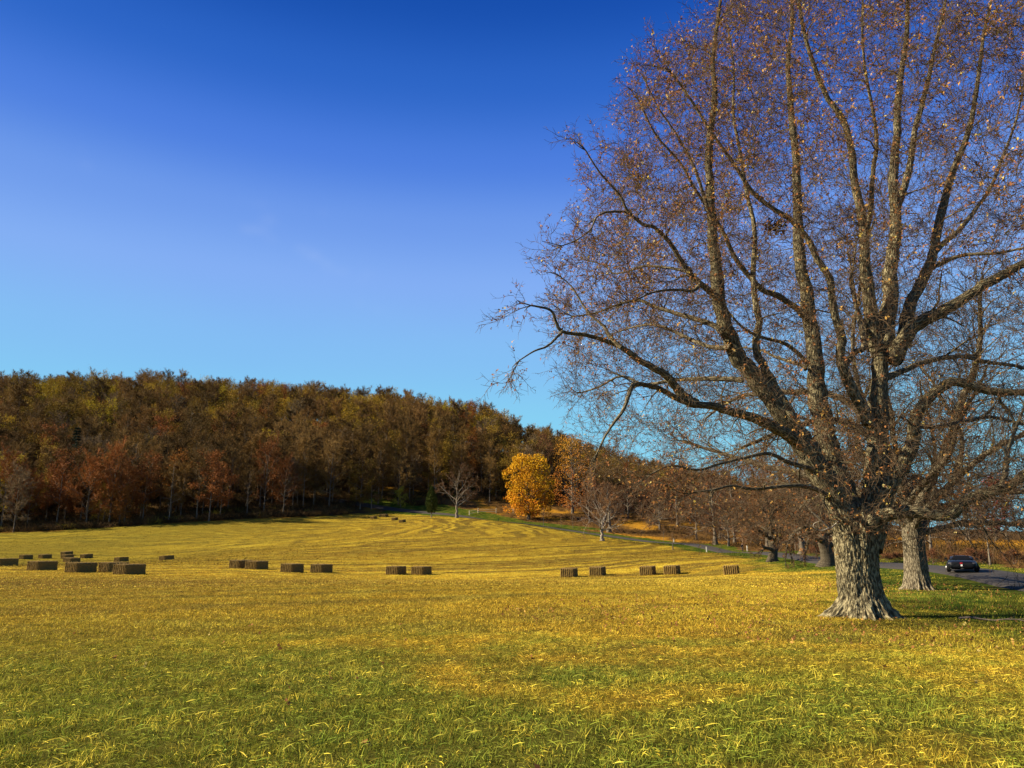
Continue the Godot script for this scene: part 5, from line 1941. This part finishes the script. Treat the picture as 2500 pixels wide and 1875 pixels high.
# ------------------------------------------------------------------ person
func nets(bones: Array, cell: float, blend: float) -> ArrayMesh:
	# bones: [from, to, radius, radius]; a smooth skin round them all
	var lo := Vector3(1e9, 1e9, 1e9)
	var hi := -lo
	for q in bones:
		for k in 2:
			var r := Vector3.ONE * (maxf(q[2], q[3]) + cell * 2.5)
			lo = lo.min(q[k] - r)
			hi = hi.max(q[k] + r)
	var nx := int((hi.x - lo.x) / cell) + 1
	var ny := int((hi.y - lo.y) / cell) + 1
	var nz := int((hi.z - lo.z) / cell) + 1
	var f := PackedFloat32Array()
	f.resize(nx * ny * nz)
	for k in nz:
		for j in ny:
			for i in nx:
				var p := lo + Vector3(i, j, k) * cell
				var s := 0.0
				for q in bones:
					var ab: Vector3 = q[1] - q[0]
					var t: float = clampf((p - q[0]).dot(ab) / maxf(ab.length_squared(), 1e-6), 0.0, 1.0)
					s += exp(-(p.distance_to(q[0] + ab * t) - lerpf(q[2], q[3], t)) / blend)
				f[(k * ny + j) * nx + i] = -blend * log(maxf(s, 1e-30))
	var b := MB.new()
	var at := {}
	for k in nz - 1:
		for j in ny - 1:
			for i in nx - 1:
				var sum := Vector3.ZERO
				var count := 0
				for e in [[0, 0, 0, 0], [0, 1, 0, 0], [0, 0, 1, 0], [0, 1, 1, 0], [1, 0, 0, 0], [1, 1, 0, 0], [1, 0, 0, 1], [1, 1, 0, 1], [2, 0, 0, 0], [2, 1, 0, 0], [2, 0, 1, 0], [2, 1, 1, 0]]:
					var o := Vector3i(0, 0, 0)
					var d := Vector3i(1, 0, 0)
					if e[0] == 0:
						o = Vector3i(0, e[1], e[2])
					elif e[0] == 1:
						o = Vector3i(e[1], 0, e[3])
						d = Vector3i(0, 1, 0)
					else:
						o = Vector3i(e[1], e[2], 0)
						d = Vector3i(0, 0, 1)
					var a := f[((k + o.z) * ny + j + o.y) * nx + i + o.x]
					var c := f[((k + o.z + d.z) * ny + j + o.y + d.y) * nx + i + o.x + d.x]
					if (a < 0.0) != (c < 0.0):
						sum += Vector3(o) + Vector3(d) * (a / (a - c))
						count += 1
				if count > 0:
					at[(k * ny + j) * nx + i] = b.vert(lo + (Vector3(i, j, k) + sum / count) * cell, Vector3.UP)
	for k in range(1, nz - 1):
		for j in range(1, ny - 1):
			for i in range(1, nx - 1):
				var a := f[(k * ny + j) * nx + i]
				for d in 3:
					var step: int = [1, nx, nx * ny][d]
					var c := f[(k * ny + j) * nx + i + step]
					if (a < 0.0) == (c < 0.0):
						continue
					var u: int = [nx, nx * ny, 1][d]
					var w: int = [nx * ny, 1, nx][d]
					var q := (k * ny + j) * nx + i
					if a < 0.0:
						b.quad(at[q - u - w], at[q - w], at[q], at[q - u])
					else:
						b.quad(at[q - u - w], at[q - u], at[q], at[q - w])
	var st := SurfaceTool.new()
	st.create_from(b.mesh(), 0)
	st.generate_normals()
	return st.commit()


func build_person() -> void:
	var t := thing("person", "person in dark jacket and trousers walking along the lane's far edge", "person", on(51.2, -171.5) + Vector3(0, 0.03, 0), 0.35)
	var skin := plain(0.42, 0.27, 0.20, 0.6)
	var hips := Vector3(0, 0.93, 0)
	var knee_l := Vector3(-0.10, 0.50, 0.17)
	var foot_l := Vector3(-0.10, 0.09, 0.24)
	var knee_r := Vector3(0.10, 0.50, 0.02)
	var foot_r := Vector3(0.10, 0.10, -0.30)
	var body := [[Vector3(0, 1.40, 0), Vector3(0, 1.54, 0.02), 0.075, 0.058], [Vector3(0, 1.60, 0.03), Vector3(0, 1.69, 0.03), 0.083, 0.085], [Vector3(0, 1.58, 0.10), Vector3(0, 1.62, 0.11), 0.035, 0.022], [Vector3(0.083, 1.63, 0.03), Vector3(0.088, 1.66, 0.03), 0.018, 0.018], [Vector3(-0.083, 1.63, 0.03), Vector3(-0.088, 1.66, 0.03), 0.018, 0.018]]
	for s in [-1.0, 1.0]:
		var hand := Vector3(s * 0.27, 0.84, 0.12 * s)
		body.append([Vector3(s * 0.25, 0.95, 0.08 * s), hand, 0.033, 0.038])
		body.append([Vector3(0, 1.40, 0), Vector3(s * 0.25, 0.95, 0.08 * s), 0.03, 0.033])
		for k in 4:
			body.append([hand, hand + Vector3(-s * 0.01, -0.09 + absf(k - 1.3) * 0.012, -0.03 + k * 0.02), 0.013, 0.009])
		body.append([hand, hand + Vector3(-s * 0.02, -0.04, 0.05), 0.014, 0.010])
	part("body", nets(body, 0.016, 0.012), skin, t)
	var jacket := [[Vector3(-0.05, 1.0, 0), Vector3(-0.10, 1.36, 0), 0.14, 0.12], [Vector3(0.05, 1.0, 0), Vector3(0.10, 1.36, 0), 0.14, 0.12], [Vector3(0, 0.90, 0), Vector3(0, 1.42, 0), 0.17, 0.10]]
	for s in [-1.0, 1.0]:
		jacket.append([Vector3(s * 0.19, 1.38, 0), Vector3(s * 0.25, 1.13, -0.02 * s), 0.075, 0.062])
		jacket.append([Vector3(s * 0.25, 1.13, -0.02 * s), Vector3(s * 0.26, 0.92, 0.09 * s), 0.06, 0.048])
	part("jacket", nets(jacket, 0.035, 0.025), plain(0.016, 0.018, 0.024), t)
	part("trousers", nets([[hips + Vector3(-0.08, 0, 0), knee_l, 0.115, 0.075], [knee_l, foot_l, 0.075, 0.06], [hips + Vector3(0.08, 0, 0), knee_r, 0.115, 0.075], [knee_r, foot_r, 0.075, 0.06]], 0.035, 0.02), plain(0.02, 0.02, 0.024), t)
	for q in [[foot_l, 0.0], [foot_r, -0.03]]:
		part("shoe", nets([[q[0] + Vector3(0, -0.045, -0.04), q[0] + Vector3(0, -0.055 + q[1], 0.15), 0.05, 0.036]], 0.025, 0.01), plain(0.03, 0.028, 0.027), t)
	part("hair", nets([[Vector3(0, 1.69, -0.01), Vector3(0, 1.735, 0.015), 0.088, 0.078], [Vector3(0, 1.62, -0.04), Vector3(0, 1.70, -0.03), 0.07, 0.085]], 0.02, 0.015), plain(0.03, 0.02, 0.013), t)


func build_bird() -> void:
	var t := thing("bird", "tiny dark bird flying above the wooded ridge", "bird", Vector3(-32.0, 54.0, -262.0), 0.6)
	var dark := plain(0.03, 0.03, 0.035)
	part("body", nets([[Vector3(-0.28, 0, 0), Vector3(0.12, 0.0, 0), 0.05, 0.11], [Vector3(0.12, 0, 0), Vector3(0.33, 0.03, 0), 0.08, 0.055], [Vector3(0.33, 0.03, 0), Vector3(0.43, 0.02, 0), 0.03, 0.012], [Vector3(-0.28, 0, 0), Vector3(-0.48, 0.0, 0), 0.04, 0.05]], 0.025, 0.02), dark, t)
	for s in [-1.0, 1.0]:
		var b := MB.new()
		b.leaf(Vector3(0.08, 0.05, s * 0.05), Vector3(-0.15, 0.35, s).normalized(), Vector3(1, 0, 0), 0.75, 0.26)
		part("wing", b.mesh(), dark, t)


# ------------------------------------------------------------------ sky
func sky_texture() -> ImageTexture:
	var h := 400
	var w := 800
	var im := Image.create(w, h, false, Image.FORMAT_RGBF)
	var haze := FastNoiseLite.new()
	haze.seed = 19
	haze.frequency = 1.0
	haze.fractal_octaves = 4
	var stops := [[-90.0, 0.16, 0.13, 0.06], [-0.5, 0.20, 0.20, 0.16], [0.0, 0.60, 0.86, 0.94], [6.0, 0.56, 0.85, 0.95], [9.0, 0.53, 0.82, 0.95], [14.3, 0.52, 0.75, 0.955], [19.8, 0.515, 0.685, 0.955], [24.5, 0.43, 0.605, 0.92], [28.8, 0.305, 0.50, 0.875], [34.0, 0.18, 0.40, 0.78], [39.5, 0.095, 0.31, 0.68], [55.0, 0.06, 0.23, 0.57], [90.0, 0.05, 0.19, 0.50]]
	for j in h:
		var el := 90.0 - (j + 0.5) / h * 180.0
		var c := Color.BLACK
		for k in stops.size() - 1:
			if el >= stops[k][0] and el <= stops[k + 1][0]:
				var t: float = smoothstep(0.0, 1.0, (el - stops[k][0]) / (stops[k + 1][0] - stops[k][0])) * 0.4 + 0.6 * (el - stops[k][0]) / (stops[k + 1][0] - stops[k][0])
				c = Color(lerpf(stops[k][1], stops[k + 1][1], t), lerpf(stops[k][2], stops[k + 1][2], t), lerpf(stops[k][3], stops[k + 1][3], t))
		c = c.srgb_to_linear()
		for i in w:
			# the faintest unevenness of the air, and here and there a thread of thin cloud
			var a := TAU * (i + 0.5) / w
			var u := Vector3(cos(a) * cos(deg_to_rad(el)), sin(deg_to_rad(el)), sin(a) * cos(deg_to_rad(el)))
			var k := haze.get_noise_3d(u.x * 2.0, u.y * 5.0, u.z * 2.0)
			var veil := clampf(haze.get_noise_3d(u.x * 9.0, u.y * 26.0 + 4.0, u.z * 9.0) - 0.42, 0.0, 1.0) * clampf(k * 4.0 - 0.4, 0.0, 1.0) if el > 4.0 and el < 30.0 else 0.0
			var f := 1.0 + 0.025 * k
			im.set_pixel(i, j, Color(c.r * f, c.g * f, c.b).lerp(Color(0.75, 0.82, 0.95), veil * 0.5))
	return ImageTexture.create_from_image(im)


func _ready() -> void:
	# camera, sky, sun and exposure
	var cam := Camera3D.new()
	cam.name = "camera"
	add_child(cam)
	cam.position = Vector3(0, 1.6, 0)
	cam.rotation_degrees = Vector3(12.5, 0, 0)
	cam.fov = 53.99
	cam.near = 0.1
	cam.far = 2500.0
	cam.current = true
	var exposure := 2.7
	var env := Environment.new()
	env.background_mode = Environment.BG_SKY
	var sky := Sky.new()
	var sm := PanoramaSkyMaterial.new()
	sm.panorama = sky_texture()
	sm.energy_multiplier = 1.0 / exposure
	sky.sky_material = sm
	env.sky = sky
	env.tonemap_mode = Environment.TONE_MAPPER_LINEAR
	env.tonemap_exposure = exposure
	env.ssao_enabled = true
	env.ssil_enabled = true
	env.sdfgi_enabled = true
	var we := WorldEnvironment.new()
	we.name = "world_environment"
	we.environment = env
	add_child(we)
	var sun := DirectionalLight3D.new()
	sun.name = "sun"
	sun.light_energy = 1.6
	sun.light_color = Color(1.0, 0.93, 0.80)
	sun.light_angular_distance = 0.5
	sun.shadow_enabled = true
	add_child(sun)
	var el := deg_to_rad(32.0)
	var to_sun := Vector3(-0.998 * cos(el), sin(el), 0.06 * cos(el))
	sun.look_at_from_position(Vector3.ZERO, -to_sun, Vector3.UP)

	patch_noise.seed = 3
	patch_noise.frequency = 0.11
	patch_noise.fractal_octaves = 3
	fine_noise.seed = 4
	fine_noise.frequency = 1.0
	stripe_noise.seed = 9
	stripe_noise.frequency = 0.45
	stripe_noise.fractal_octaves = 3
	var t0 := Time.get_ticks_msec()
	level_ground()
	measure_lane()
	make_materials()
	print("ground levels ", Time.get_ticks_msec() - t0)
	build_ground()
	build_road()
	print("ground ", Time.get_ticks_msec() - t0)
	build_old_tree()
	print("old tree ", Time.get_ticks_msec() - t0)
	build_second_tree()
	build_wood()
	print("wood ", Time.get_ticks_msec() - t0)
	build_meadow_trees()
	print("meadow trees ", Time.get_ticks_msec() - t0)
	build_bales()
	build_grass()
	print("grass ", Time.get_ticks_msec() - t0)
	build_fences()
	build_car()
	build_person()
	build_bird()
	print("done ", Time.get_ticks_msec() - t0)
